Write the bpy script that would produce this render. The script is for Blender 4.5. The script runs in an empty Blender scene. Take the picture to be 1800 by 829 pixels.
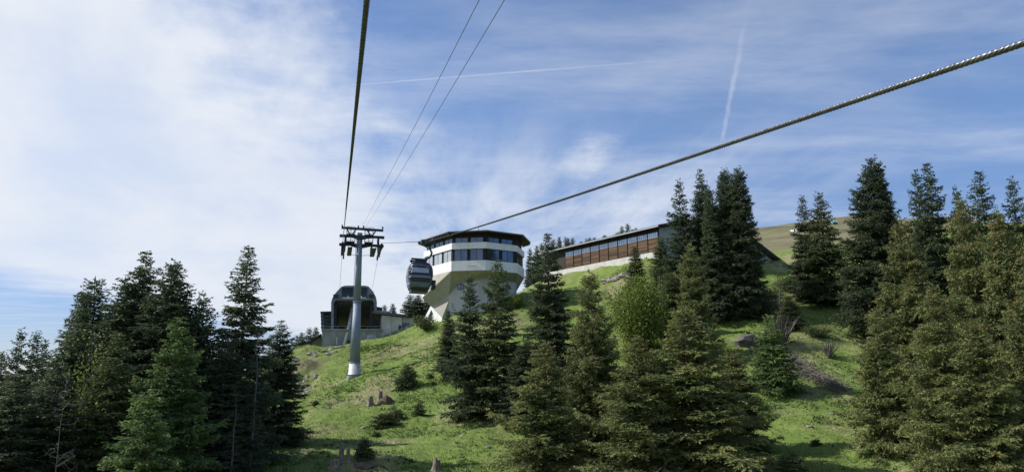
import bpy, math, random
import numpy as np
from mathutils import Vector, Matrix

# ------------------------------------------------------------------ camera, sky, sun, exposure
S = bpy.context.scene
C = S.collection
R = math.radians
FPX, CX, CY, PITCH = 1300.0, 900.0, 414.5, R(11)      # the photograph's lens, in its own pixels
cam_d = bpy.data.cameras.new('camera'); cam = bpy.data.objects.new('camera', cam_d); C.objects.link(cam)
cam_d.sensor_width = 36; cam_d.lens = 36 * FPX / 1800; cam_d.clip_start = .1; cam_d.clip_end = 20000
cam.rotation_euler = (R(90) + PITCH, 0, 0); S.camera = cam
SUN_AZ, SUN_EL = R(-82), R(41)                        # azimuth from the view axis, to the left
sun_dir = Vector((math.sin(SUN_AZ) * math.cos(SUN_EL), math.cos(SUN_AZ) * math.cos(SUN_EL), math.sin(SUN_EL)))
sl = bpy.data.lights.new('sun', 'SUN'); sl.energy = 5.0; sl.angle = R(.53); sl.color = (1, .95, .87)
so = bpy.data.objects.new('sun', sl); C.objects.link(so); so.rotation_euler = sun_dir.to_track_quat('Z', 'Y').to_euler()
S.view_settings.view_transform = 'Standard'; S.view_settings.look = 'None'
S.view_settings.exposure = 0.17; S.view_settings.gamma = 1; S.view_settings.use_curve_mapping = False
S.cycles.max_bounces = 6; S.cycles.transparent_max_bounces = 4

class NT:
    """terse node-tree writer"""
    def __init__(s, tree): s.t = tree; s.n = tree.nodes; s.n.clear()
    def new(s, typ, **kw):
        n = s.n.new(typ)
        for k, v in kw.items(): setattr(n, k, v)
        return n
    def put(s, sock, v):
        if hasattr(v, 'is_linked') or isinstance(v, bpy.types.NodeSocket): s.t.links.new(v, sock)
        elif isinstance(v, (tuple, list)) and len(v) == 3 and sock.type == 'RGBA': sock.default_value = (*v, 1)
        else: sock.default_value = v
    def m(s, op, a, b=0.0, c=0.0, clamp=False):
        n = s.new('ShaderNodeMath', operation=op, use_clamp=clamp)
        s.put(n.inputs[0], a); s.put(n.inputs[1], b); s.put(n.inputs[2], c); return n.outputs[0]
    def v(s, op, a, b=(0, 0, 0)):
        n = s.new('ShaderNodeVectorMath', operation=op); s.put(n.inputs[0], a); s.put(n.inputs[1], b)
        return n.outputs['Value'] if op in ('LENGTH', 'DOT_PRODUCT', 'DISTANCE') else n.outputs[0]
    def sm(s, x, a, b, lo=0.0, hi=1.0):
        n = s.new('ShaderNodeMapRange', interpolation_type='SMOOTHSTEP')
        for i, q in enumerate((x, a, b, lo, hi)): s.put(n.inputs[i], q)
        return n.outputs[0]
    def noise(s, vec, scale, detail=4.0, rough=.55, dist=0.0):
        n = s.new('ShaderNodeTexNoise'); s.put(n.inputs['Vector'], vec); n.inputs['Scale'].default_value = scale
        n.inputs['Detail'].default_value = detail; n.inputs['Roughness'].default_value = rough; n.inputs['Distortion'].default_value = dist
        return n.outputs['Fac']
    def mix(s, f, a, b, mode='MIX'):
        n = s.new('ShaderNodeMix', data_type='RGBA', blend_type=mode)
        s.put(n.inputs[0], f); s.put(n.inputs[6], a); s.put(n.inputs[7], b); return n.outputs[2]
    def xyz(s, x, y, z):
        n = s.new('ShaderNodeCombineXYZ'); s.put(n.inputs[0], x); s.put(n.inputs[1], y); s.put(n.inputs[2], z); return n.outputs[0]
    def sep(s, vec):
        n = s.new('ShaderNodeSeparateXYZ'); s.put(n.inputs[0], vec); return n.outputs

# world: Nishita sky with high cirrus laid out on a cloud plane overhead
W = bpy.data.worlds.new('World'); S.world = W; W.use_nodes = True
g = NT(W.node_tree)
sky = g.new('ShaderNodeTexSky', sky_type='NISHITA', sun_disc=False, sun_elevation=SUN_EL, sun_rotation=SUN_AZ,
            altitude=1600.0, air_density=1.0, dust_density=.25, ozone_density=2.0)
dirv = g.v('NORMALIZE', g.new('ShaderNodeTexCoord').outputs['Generated'])
dx, dy, dz = g.sep(dirv)
zc = g.m('MAXIMUM', dz, .04)
px, py = g.m('DIVIDE', dx, zc), g.m('DIVIDE', dy, zc)
P = g.xyz(px, py, 0.0)
warp = g.m('SUBTRACT', g.noise(P, .8, 5), .5)
warp2 = g.m('SUBTRACT', g.noise(P, 2.6, 8, .62, .1), .5)
edge = g.m('SUBTRACT', g.noise(dirv, 9.0, 8, .6), .5)
pw = g.m('ADD', g.m('ADD', px, g.m('MULTIPLY', edge, .9)), g.m('ADD', g.m('MULTIPLY', warp, 1.5), g.m('MULTIPLY', warp2, .75)))
# the broad veil: a long band of cirrostratus running away from the viewer
band = g.m('MULTIPLY', g.sm(pw, -6.0, -3.9), g.sm(pw, -.35, -1.25))
fine = g.noise(g.v('MULTIPLY', dirv, (1.0, 1.0, 1.5)), 3.6, 9, .56, .25)
band = g.m('MULTIPLY', band, g.sm(g.noise(dirv, 2.2, 6, .6), .25, .5, .80, 1.0))
veil = g.m('MULTIPLY', band, g.sm(fine, .32, .60, .66, 1.0))
# streaks drawn out low over the hill
str_n = g.noise(g.v('ADD', g.v('MULTIPLY', P, (1.5, .42, 1)), g.xyz(0.0, g.m('MULTIPLY', px, .5), 0.0)), 1.1, 9, .62, .15)
low = g.m('MULTIPLY', g.sm(py, 2.2, 4.2), g.sm(pw, 2.6, .2))
low = g.m('MULTIPLY', low, g.sm(pw, -3.2, -1.2))
streak = g.m('MULTIPLY', low, g.sm(str_n, .34, .70, .10, .85))
# thin haze of ice over the rest
thin_n = g.noise(g.v('ADD', g.v('MULTIPLY', P, (.7, 1.5, 1)), (3.3, 1.7, 0)), .9, 9, .62, .2)
thin = g.sm(thin_n, .38, .80, 0.03, .42)
# one small puff
pd = g.v('LENGTH', g.v('MULTIPLY', g.v('SUBTRACT', P, (.36, 3.28, 0)), (1.0, .42, 1)))
puff = g.m('MULTIPLY', g.sm(g.m('ADD', pd, g.m('MULTIPLY', warp2, .34)), .17, .02), g.sm(str_n, .3, .6, .15, .6))
def contrail(a, b, w, amt, rough):
    a = Vector((*a, 0)); b = Vector((*b, 0)); d = (b - a); ln = d.length; d.normalize(); n = Vector((-d.y, d.x, 0))
    rel = g.v('SUBTRACT', P, tuple(a)); t = g.v('DOT_PRODUCT', rel, tuple(d))
    wob = g.m('MULTIPLY', g.m('SUBTRACT', g.noise(P, 9.0, 5), .5), rough)
    q = g.m('ABSOLUTE', g.m('ADD', g.v('DOT_PRODUCT', rel, tuple(n)), wob))
    f = g.m('MULTIPLY', g.sm(q, w, w * .15), g.m('MULTIPLY', g.sm(t, 0.0, ln * .08), g.sm(t, ln, ln * .45)))
    return g.m('MULTIPLY', f, g.sm(g.noise(P, 6.0, 4), .25, .6, amt * .45, amt))
c1 = contrail((-.613, 2.424), (.72, 2.168), .009, .30, .006)
c2 = contrail((.905, 3.06), (.62, 1.75), .013, .25, .016)
cl = veil
for q in (streak, thin, puff, c1, c2): cl = g.m('SUBTRACT', 1.0, g.m('MULTIPLY', g.m('SUBTRACT', 1.0, cl), g.m('SUBTRACT', 1.0, q)))
cl = g.m('MULTIPLY', cl, g.sm(dz, -.01, .06))
CLOUD = (7.2, 7.6, 8.3)
skyc = g.mix(1.0, g.mix(1.0, sky.outputs[0], (1.08, 1.23, 1.42), 'MULTIPLY'), g.xyz(*[g.sm(dz, -.02, .38, q, 1.0) for q in (.58, .52, .58)]), 'MULTIPLY')
bg = g.new('ShaderNodeBackground'); bg.inputs[1].default_value = .10
g.put(bg.inputs[0], g.mix(cl, skyc, CLOUD))
wo = g.new('ShaderNodeOutputWorld'); W.node_tree.links.new(bg.outputs[0], wo.inputs[0])

# ------------------------------------------------------------------ geometry of the view
cth, sth = math.cos(PITCH), math.sin(PITCH)
def ray(px, py):
    u = (px - CX) / FPX; v = (CY - py) / FPX
    return Vector((u, cth - v * sth, sth + v * cth))
def at(px, py, d):                                   # the point at forward distance d seen there
    r = ray(px, py); return r * (d / r.y)
PHI = R(-13.3)                                       # bearing of the ropeway
LN = Vector((math.sin(PHI), math.cos(PHI), 0)); LT = Vector((math.cos(PHI), -math.sin(PHI), 0)); UP = Vector((0, 0, 1))
def along(px, py, s): r = ray(px, py); return r * (s / r.dot(LN))
def beside(px, py, a): r = ray(px, py); return r * (a / r.dot(LT))
def line(s, a, z): return LN * s + LT * a + UP * z

# ------------------------------------------------------------------ mesh helpers
MATS = {}
def tag(o, label=None, cat=None, group=None, kind=None):
    if label: o['label'] = label
    if cat: o['category'] = cat
    if group: o['group'] = group
    if kind: o['kind'] = kind
    return o
def empty(name, loc=(0, 0, 0), label=None, cat=None, group=None):
    o = bpy.data.objects.new(name, None); C.objects.link(o); o.location = loc; o.empty_display_size = .3
    return tag(o, label, cat, group)
def link(name, me, mat=None, parent=None, world=True):
    if mat is not None and not me.materials: me.materials.append(MATS[mat] if isinstance(mat, str) else mat)
    o = bpy.data.objects.new(name, me); C.objects.link(o)
    if parent is not None:
        o.parent = parent
        if world: o.matrix_parent_inverse = WM(parent).inverted()
    return o
def WM(o):
    m = Matrix.LocRotScale(o.location, o.rotation_euler, o.scale)
    return m if o.parent is None else WM(o.parent) @ o.matrix_parent_inverse @ m
class MB:
    def __init__(s): s.v = []; s.f = []
    def poly(s, pts):
        b = len(s.v); s.v += [tuple(p) for p in pts]; s.f.append(tuple(range(b, b + len(pts)))); return s
    def slab(s, pts, thick):                         # polygon extruded along a vector
        n = len(pts); b = len(s.v); t = Vector(thick)
        s.v += [tuple(p) for p in pts] + [tuple(Vector(p) + t) for p in pts]
        s.f += [tuple(range(b + n - 1, b - 1, -1)), tuple(range(b + n, b + 2 * n))]
        for i in range(n): j = (i + 1) % n; s.f.append((b + i, b + j, b + n + j, b + n + i))
        return s
    def box(s, c, ax, ay, az):                       # centre + three half vectors
        c, ax, ay, az = map(Vector, (c, ax, ay, az))
        return s.slab([c - ax - ay - az, c + ax - ay - az, c + ax + ay - az, c - ax + ay - az], az * 2)
    def bar(s, p, q, w, h=None, up=UP):
        p, q = Vector(p), Vector(q); h = h or w; d = (q - p).normalized()
        if abs(d.dot(up)) > .98: up = Vector((0, 1, 0)) if abs(d.y) < .9 else Vector((1, 0, 0))
        a = d.cross(up).normalized() * w / 2; b = a.normalized().cross(d) * h / 2
        return s.slab([p - a - b, p + a - b, p + a + b, p - a + b], q - p)
    def tube(s, pts, rad, n=8, caps=True):
        pts = [Vector(p) for p in pts]; rad = rad if isinstance(rad, (list, tuple)) else [rad] * len(pts)
        b = len(s.v); ref = None
        for i, p in enumerate(pts):
            d = (pts[min(i + 1, len(pts) - 1)] - pts[max(i - 1, 0)]).normalized()
            if ref is None: ref = d.orthogonal().normalized()
            ref = (ref - d * ref.dot(d)).normalized(); w = d.cross(ref)
            for k in range(n):
                a = 2 * math.pi * k / n; s.v.append(tuple(p + (ref * math.cos(a) + w * math.sin(a)) * rad[i]))
        for i in range(len(pts) - 1):
            for k in range(n):
                j = (k + 1) % n; s.f.append((b + i * n + k, b + i * n + j, b + (i + 1) * n + j, b + (i + 1) * n + k))
        if caps: s.f += [tuple(range(b + n - 1, b - 1, -1)), tuple(range(b + (len(pts) - 1) * n, b + len(pts) * n))]
        return s
    def mesh(s, name, smooth=False):
        me = bpy.data.meshes.new(name); me.from_pydata(s.v, [], s.f); me.update()
        if smooth: me.polygons.foreach_set('use_smooth', [len(f) == 4 for f in s.f])
        return me
    def build(s, name, mat, parent=None, smooth=False): return link(name, s.mesh(name, smooth), mat, parent)

# ------------------------------------------------------------------ materials
def new_mat(name):
    m = bpy.data.materials.new(name); m.use_nodes = True; t = NT(m.node_tree); MATS[name] = m
    return t
def finish(t, shader):
    o = t.new('ShaderNodeOutputMaterial'); t.t.links.new(shader, o.inputs[0])
def pbr(t, col, rough=.8, metal=0.0, spec=.3, bump=None, bd=.02):
    p = t.new('ShaderNodeBsdfPrincipled'); t.put(p.inputs['Base Color'], col); t.put(p.inputs['Roughness'], rough)
    p.inputs['Metallic'].default_value = metal; p.inputs['Specular IOR Level'].default_value = spec
    if bump is not None:
        b = t.new('ShaderNodeBump'); b.inputs['Distance'].default_value = bd; t.put(b.inputs['Height'], bump); t.t.links.new(b.outputs[0], p.inputs['Normal'])
    return p.outputs[0]
def simple(name, c1, c2, scale=2.0, rough=.8, metal=0.0, spec=.3, stretch=(1, 1, 1), bump=0.0, lo=.35, hi=.65):
    t = new_mat(name); co = t.v('MULTIPLY', t.new('ShaderNodeTexCoord').outputs['Object'], stretch)
    n = t.noise(co, scale, 6, .6)
    finish(t, pbr(t, t.mix(t.sm(n, lo, hi), c1, c2), rough, metal, spec, n if bump else None, bump))
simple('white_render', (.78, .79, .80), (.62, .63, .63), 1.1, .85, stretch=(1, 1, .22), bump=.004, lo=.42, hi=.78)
simple('stem_shade_render', (.46, .48, .50), (.34, .36, .37), .8, .9, stretch=(1, 1, .25), lo=.4, hi=.75)  # stem walls coloured darker to carry the overhang's shadow
simple('soffit_shade_render', (.36, .35, .30), (.31, .305, .255), .5, .9)  # underside and base wall, their shade mixed into the colour
simple('dark_timber', (.020, .017, .015), (.035, .028, .023), 3, .75, stretch=(1, 1, .2))
simple('roof_metal', (.10, .10, .105), (.15, .15, .155), 1.5, .5, .4)
simple('fascia_metal', (.34, .35, .36), (.28, .29, .30), 1.5, .45, .5)
simple('galvanised', (.19, .235, .30), (.25, .295, .36), 3, .6, .2, .4, stretch=(1, 1, .25))
simple('galvanised_pale', (.42, .44, .46), (.50, .52, .53), 3, .6, .3)
simple('dark_steel', (.035, .040, .048), (.06, .065, .075), 5, .5, .5)
simple('rubber', (.015, .015, .017), (.03, .03, .03), 5, .8)
simple('concrete', (.30, .315, .30), (.22, .235, .225), .9, .9, stretch=(1, 1, .35), bump=.006)
simple('concrete_pale', (.55, .55, .52), (.44, .44, .42), 1.0, .9, bump=.006)
simple('station_steel', (.20, .235, .27), (.16, .19, .22), .8, .55, .2)
simple('ceiling_grey', (.13, .13, .125), (.10, .10, .098), .8, .9)
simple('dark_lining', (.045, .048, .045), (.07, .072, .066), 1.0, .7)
simple('plaster_grey', (.34, .37, .40), (.28, .31, .34), .7, .9)
simple('cabin_silver', (.10, .14, .20), (.075, .11, .16), 2, .35, .3, .5)
simple('cabin_dark', (.012, .014, .020), (.022, .024, .032), 3, .35, .2, .5)
simple('bark', (.085, .070, .056), (.15, .13, .11), 5, .95, stretch=(1, 1, .3), bump=.02)
simple('dead_wood', (.17, .155, .14), (.09, .083, .075), 6, .95, stretch=(1, 1, .3), bump=.02)
simple('stump_wood', (.30, .26, .21), (.13, .11, .09), 7, .95, stretch=(1, 1, .25), bump=.03)
simple('rock', (.20, .19, .17), (.34, .32, .29), 2.2, .95, bump=.04)
simple('earth', (.10, .075, .05), (.17, .13, .085), 2.2, .95, bump=.04)
simple('wire', (.06, .065, .07), (.09, .095, .10), 4, .5, .6)
simple('snow', (.82, .83, .85), (.72, .74, .78), .2, .7)
simple('netting', (.12, .28, .40), (.16, .34, .46), .3, .6)
simple('red_paint', (.55, .05, .03), (.45, .04, .03), 4, .4)
simple('reflection_grey', (.34, .38, .44), (.24, .28, .34), .8, .12, .3, .6)
def glass(name, col, rough=.05, metal=.75):
    t = new_mat(name); co = t.new('ShaderNodeTexCoord').outputs['Object']; n = t.noise(co, .9, 3)
    finish(t, pbr(t, t.mix(t.sm(n, .3, .7), col, tuple(c * .75 for c in col)), rough, metal, .6))
glass('window_glass', (.10, .135, .20)); glass('hall_glass', (.45, .50, .55), .12, .6); glass('cabin_glass', (.03, .035, .055), .06, .4); glass('hood_glass', (.045, .055, .085), .1, .4)
glass('pale_glass', (.52, .55, .58), .2, .3)  # paler panes for the lower windows of the left face
# weathered boarding, its tone changing from board to board
t = new_mat('boards'); co = t.new('ShaderNodeTexCoord').outputs['Object']
sx, sy, sz = t.sep(co); oi = t.new('ShaderNodeObjectInfo').outputs['Random']
row = t.m('FLOOR', t.m('MULTIPLY', sz, 5.2)); wn = t.new('ShaderNodeTexWhiteNoise', noise_dimensions='2D')
t.put(wn.inputs['Vector'], t.xyz(row, t.m('MULTIPLY', oi, 37.0), 0.0))
gr = t.noise(t.v('MULTIPLY', co, (.6, .6, 6)), 2.2, 6, .65)
colr = t.mix(t.sm(t.m('ADD', t.m('MULTIPLY', wn.outputs[0], .6), t.m('MULTIPLY', gr, .6)), .3, .9), (.036, .026, .020), (.155, .094, .058))
gap = t.sm(t.m('FRACT', t.m('MULTIPLY', sz, 5.2)), .06, .0)
finish(t, pbr(t, t.mix(gap, colr, (.02, .012, .008)), .8, 0, .2, gr, .01))

def foliage(name, dark, mid, tip, hue=.12, trans=.30):
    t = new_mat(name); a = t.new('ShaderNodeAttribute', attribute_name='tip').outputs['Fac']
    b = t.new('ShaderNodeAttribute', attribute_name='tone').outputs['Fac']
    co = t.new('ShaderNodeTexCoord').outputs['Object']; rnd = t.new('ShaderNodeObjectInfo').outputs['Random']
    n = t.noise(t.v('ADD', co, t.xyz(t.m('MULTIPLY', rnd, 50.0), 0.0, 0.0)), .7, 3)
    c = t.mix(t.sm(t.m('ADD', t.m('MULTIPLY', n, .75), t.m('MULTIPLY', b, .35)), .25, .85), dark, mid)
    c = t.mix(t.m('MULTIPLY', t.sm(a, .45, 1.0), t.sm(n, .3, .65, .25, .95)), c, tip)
    hs = t.new('ShaderNodeHueSaturation'); t.put(hs.inputs['Color'], c)
    t.put(hs.inputs['Value'], t.m('ADD', 1.0 - hue, t.m('MULTIPLY', rnd, hue * 2)))
    p = t.new('ShaderNodeBsdfPrincipled'); t.put(p.inputs['Base Color'], hs.outputs[0]); p.inputs['Roughness'].default_value = .65
    p.inputs['Specular IOR Level'].default_value = .25
    tr = t.new('ShaderNodeBsdfTranslucent'); t.put(tr.inputs[0], hs.outputs[0])
    mx = t.new('ShaderNodeMixShader'); mx.inputs[0].default_value = trans
    t.t.links.new(p.outputs[0], mx.inputs[1]); t.t.links.new(tr.outputs[0], mx.inputs[2]); finish(t, mx.outputs[0])
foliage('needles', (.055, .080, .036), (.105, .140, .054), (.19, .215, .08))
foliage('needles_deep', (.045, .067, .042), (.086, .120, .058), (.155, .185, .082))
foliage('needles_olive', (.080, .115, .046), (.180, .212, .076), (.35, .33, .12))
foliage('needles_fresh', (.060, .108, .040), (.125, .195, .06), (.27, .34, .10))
foliage('leaves_fresh', (.11, .165, .03), (.21, .27, .05), (.31, .36, .09), .1, .35)
foliage('leaves_dull', (.05, .08, .03), (.10, .13, .05), (.16, .17, .08), .1, .3)
foliage('cones', (.16, .10, .04), (.27, .18, .07), (.32, .23, .09), .1, 0.05)
foliage('grass', (.115, .182, .040), (.172, .235, .058), (.25, .285, .09), 0, .3)
foliage('herbs', (.115, .20, .045), (.155, .25, .065), (.20, .29, .085), 0, .3)

# meadow ground: mixed greens, dry straw patches, bare soil near the cut bank; dry alpine turf far up the hill
t = new_mat('meadow'); co = t.new('ShaderNodeTexCoord').outputs['Object']; gx, gy, gz = t.sep(co)
n1 = t.noise(co, .09, 5, .6); n2 = t.noise(co, .55, 6, .62); n3 = t.noise(co, 3.2, 5, .7)
c = t.mix(t.sm(n2, .3, .7), (.122, .186, .044), (.182, .235, .064))
c = t.mix(t.m('MULTIPLY', t.sm(n1, .46, .64), t.sm(n2, .38, .62, .2, .9)), c, (.285, .25, .15))
c = t.mix(t.sm(n3, .55, .72, 0, .8), c, (.060, .078, .028))  # dark flecks painted in as the shadows of small tufts
c = t.mix(t.m('MULTIPLY', t.sm(n3, .60, .70), t.sm(n2, .58, .68)), c, (.19, .14, .085))
bank = t.m('ADD', t.m('POWER', t.m('DIVIDE', t.m('ADD', gx, 30.0), 3.4), 2.0), t.m('POWER', t.m('DIVIDE', t.m('SUBTRACT', gy, 105.0), 9.0), 2.0))
c = t.mix(t.m('MULTIPLY', t.sm(t.m('ADD', bank, t.m('MULTIPLY', n3, 1.2)), 1.7, .8), t.sm(n2, .35, .6)), c, (.15, .125, .09))
far = t.m('MULTIPLY', t.sm(t.m('ADD', gz, t.m('MULTIPLY', n2, 6.0)), 27.0, 33.0), t.sm(gy, 125.0, 150.0))
hillc = t.mix(t.sm(n1, .35, .65), (.190, .178, .105), (.145, .145, .075))
hillc = t.mix(t.sm(t.noise(t.v('MULTIPLY', co, (.5, 1, 1)), .06, 8, .72), .50, .60, 0, .75), hillc, (.095, .085, .058))
c = t.mix(far, c, hillc)
finish(t, pbr(t, c, .95, 0, .1, t.m('ADD', n3, t.m('MULTIPLY', n2, 2.0)), .12))

# ------------------------------------------------------------------ terrain
rng = np.random.default_rng(7)
_tab = rng.random((256, 256))
def vnoise(x, y):
    xi = np.floor(x).astype(int); yi = np.floor(y).astype(int); fx = x - xi; fy = y - yi
    fx = fx * fx * (3 - 2 * fx); fy = fy * fy * (3 - 2 * fy)
    T = lambda a, b: _tab[a % 256, b % 256]
    return (T(xi, yi) * (1 - fx) + T(xi + 1, yi) * fx) * (1 - fy) + (T(xi, yi + 1) * (1 - fx) + T(xi + 1, yi + 1) * fx) * fy - .5
GP = [(640, 829, 58), (800, 829, 57), (460, 829, 58), (920, 800, 62), (560, 745, 77), (700, 742, 78), (622, 667, 97.5), (716, 679, 89), (680, 706, 85), (775, 620, 96.5), (735, 639, 96.5),
      (560, 690, 92), (480, 772, 72), (840, 742, 75), (900, 747, 73), (700, 622, 110), (745, 585, 118), (775, 559, 119), (790, 556, 119), (890, 525, 123), (870, 570, 108),
      (565, 607, 123), (610, 607, 122), (660, 597, 121), (700, 582, 122), (727, 566, 124), (650, 640, 105), (820, 610, 102),
      (520, 607, 117), (545, 640, 108), (528, 692, 96), (505, 620, 115),
      (1000, 479, 141), (1060, 466, 133), (1145, 449, 122), (1010, 500, 131), (1080, 490, 125), (1100, 520, 113), (1000, 600, 98), (1165, 480, 118),
      (1000, 860, 52), (1200, 870, 48), (1400, 829, 50), (1350, 690, 70), (1480, 690, 70), (1420, 740, 62), (1450, 552, 97), (1400, 590, 84), (1400, 500, 112),
      (1390, 476, 130), (1340, 500, 116), (1560, 640, 76), (1700, 829, 48), (1700, 600, 84), (1780, 560, 90), (1240, 560, 98)]
ctrl = [tuple(at(*p)) for p in GP]
ctrl += [(0, 0, -10.5), (0, 30, -10), (-20, 25, -13), (25, 25, -8.5), (45, 20, -7), (0, -60, -22), (-60, -60, -34), (80, -60, -8), (-40, 50, -15), (-60, 80, -15), (-45, 105, -7),
         (-34, 62, -9.5), (-30, 45, -11.5), (-70, 30, -22), (-150, 100, -42), (-38, 130, 3), (-60, 180, -6), (-25, 145, 5), (-10, 150, 10), (-25, 210, 2), (-70, 400, -10), (-250, 300, -50),
         (5, 150, 19), (15, 170, 21), (30, 185, 26), (20, 260, 30), (60, 145, 26), (95, 130, 28), (130, 60, 8), (60, 250, 42)]
ctrl += [tuple(at(*p)) for p in [(1200, 440, 330), (1340, 396, 345), (1480, 377, 360), (1560, 392, 360), (1650, 425, 360), (1800, 455, 360), (1400, 445, 190), (1370, 425, 240)]]
ctrl += [(300, 300, 38), (280, 100, 22), (200, 700, 60), (0, 700, -20), (-300, 700, -60), (1500, 1500, -40), (-1500, 1500, -90), (-1500, -500, -120), (1500, -500, -60), (0, -1500, -160), (0, 3500, -100), (-3500, 3500, -120), (3500, 3500, -100), (3500, -3500, -150), (-3500, -3500, -200), (500, 420, 60)]
K = np.array(ctrl)
def _phi(r): return np.sqrt(r * r + 9.0)
A_ = _phi(np.hypot(K[:, None, 0] - K[None, :, 0], K[:, None, 1] - K[None, :, 1]))
n_ = len(K); M_ = np.zeros((n_ + 1, n_ + 1)); M_[:n_, :n_] = A_ - np.eye(n_) * .6; M_[:n_, n_] = M_[n_, :n_] = 1
w_ = np.linalg.solve(M_, np.append(K[:, 2], 0))
def ground(x, y, fine=True):
    x = np.atleast_1d(np.asarray(x, float)); y = np.atleast_1d(np.asarray(y, float)); z = np.full(x.shape, w_[-1])
    for k in range(n_): z = z + w_[k] * _phi(np.hypot(x - K[k, 0], y - K[k, 1]))
    if fine:
        z = z + .75 * vnoise(x / 6.1 + 3, y / 6.1) + .35 * vnoise(x / 2.3, y / 2.3 + 9) + .22 * vnoise(x / .9 + 5, y / .9) + .10 * vnoise(x / .45 + 5, y / .45)
        f = np.clip((y - 160) / 100, 0, 1); z = z + f * 5 * vnoise(x / 34, y / 34) + f * 1.6 * vnoise(x / 9, y / 9)
        bank = np.exp(-(((x + 29.5) / 3.2) ** 2 + ((y - 104) / 8) ** 2)); z = z + bank * (1.6 * vnoise(x / 1.4, y / 1.4) - .9)
    return z
def G(x, y): return float(ground(x, y)[0])
def axis(lo, hi, step, ends):
    a = np.arange(lo, hi + 1e-6, step); g0 = 1.22 ** np.arange(1, 60) * step * 1.5
    up = hi + np.cumsum(g0); dn = lo - np.cumsum(g0); return np.concatenate([dn[dn > -ends][::-1], a, up[up < ends]])
xs, ys = axis(-40, 48, .33, 6000), axis(44, 130, .33, 6000)
X, Y = np.meshgrid(xs, ys); Z = ground(X.ravel(), Y.ravel())
V = np.stack([X.ravel(), Y.ravel(), Z], 1); nx, ny = len(xs), len(ys)
ii = (np.arange(ny - 1)[:, None] * nx + np.arange(nx - 1)[None, :]).ravel()
Fq = np.stack([ii, ii + 1, ii + nx + 1, ii + nx], 1)
def np_mesh(name, V, Fq, attrs=None, smooth=False):
    me = bpy.data.meshes.new(name); nv, nf = len(V), len(Fq); k = Fq.shape[1]
    me.vertices.add(nv); me.vertices.foreach_set('co', np.ascontiguousarray(V, np.float32).ravel())
    me.loops.add(nf * k); me.loops.foreach_set('vertex_index', np.ascontiguousarray(Fq, np.int32).ravel())
    me.polygons.add(nf); me.polygons.foreach_set('loop_start', np.arange(nf, dtype=np.int32) * k)
    if smooth: me.polygons.foreach_set('use_smooth', np.ones(nf, bool))
    for an, av in (attrs or {}).items():
        me.attributes.new(an, 'FLOAT', 'POINT').data.foreach_set('value', np.ascontiguousarray(av, np.float32))
    me.update(calc_edges=True); return me
tag(link('hillside', np_mesh('hillside', V, Fq, smooth=True), 'meadow'), 'green alpine meadow hillside rising to a dry grassy summit', 'hillside', kind='structure')

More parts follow.
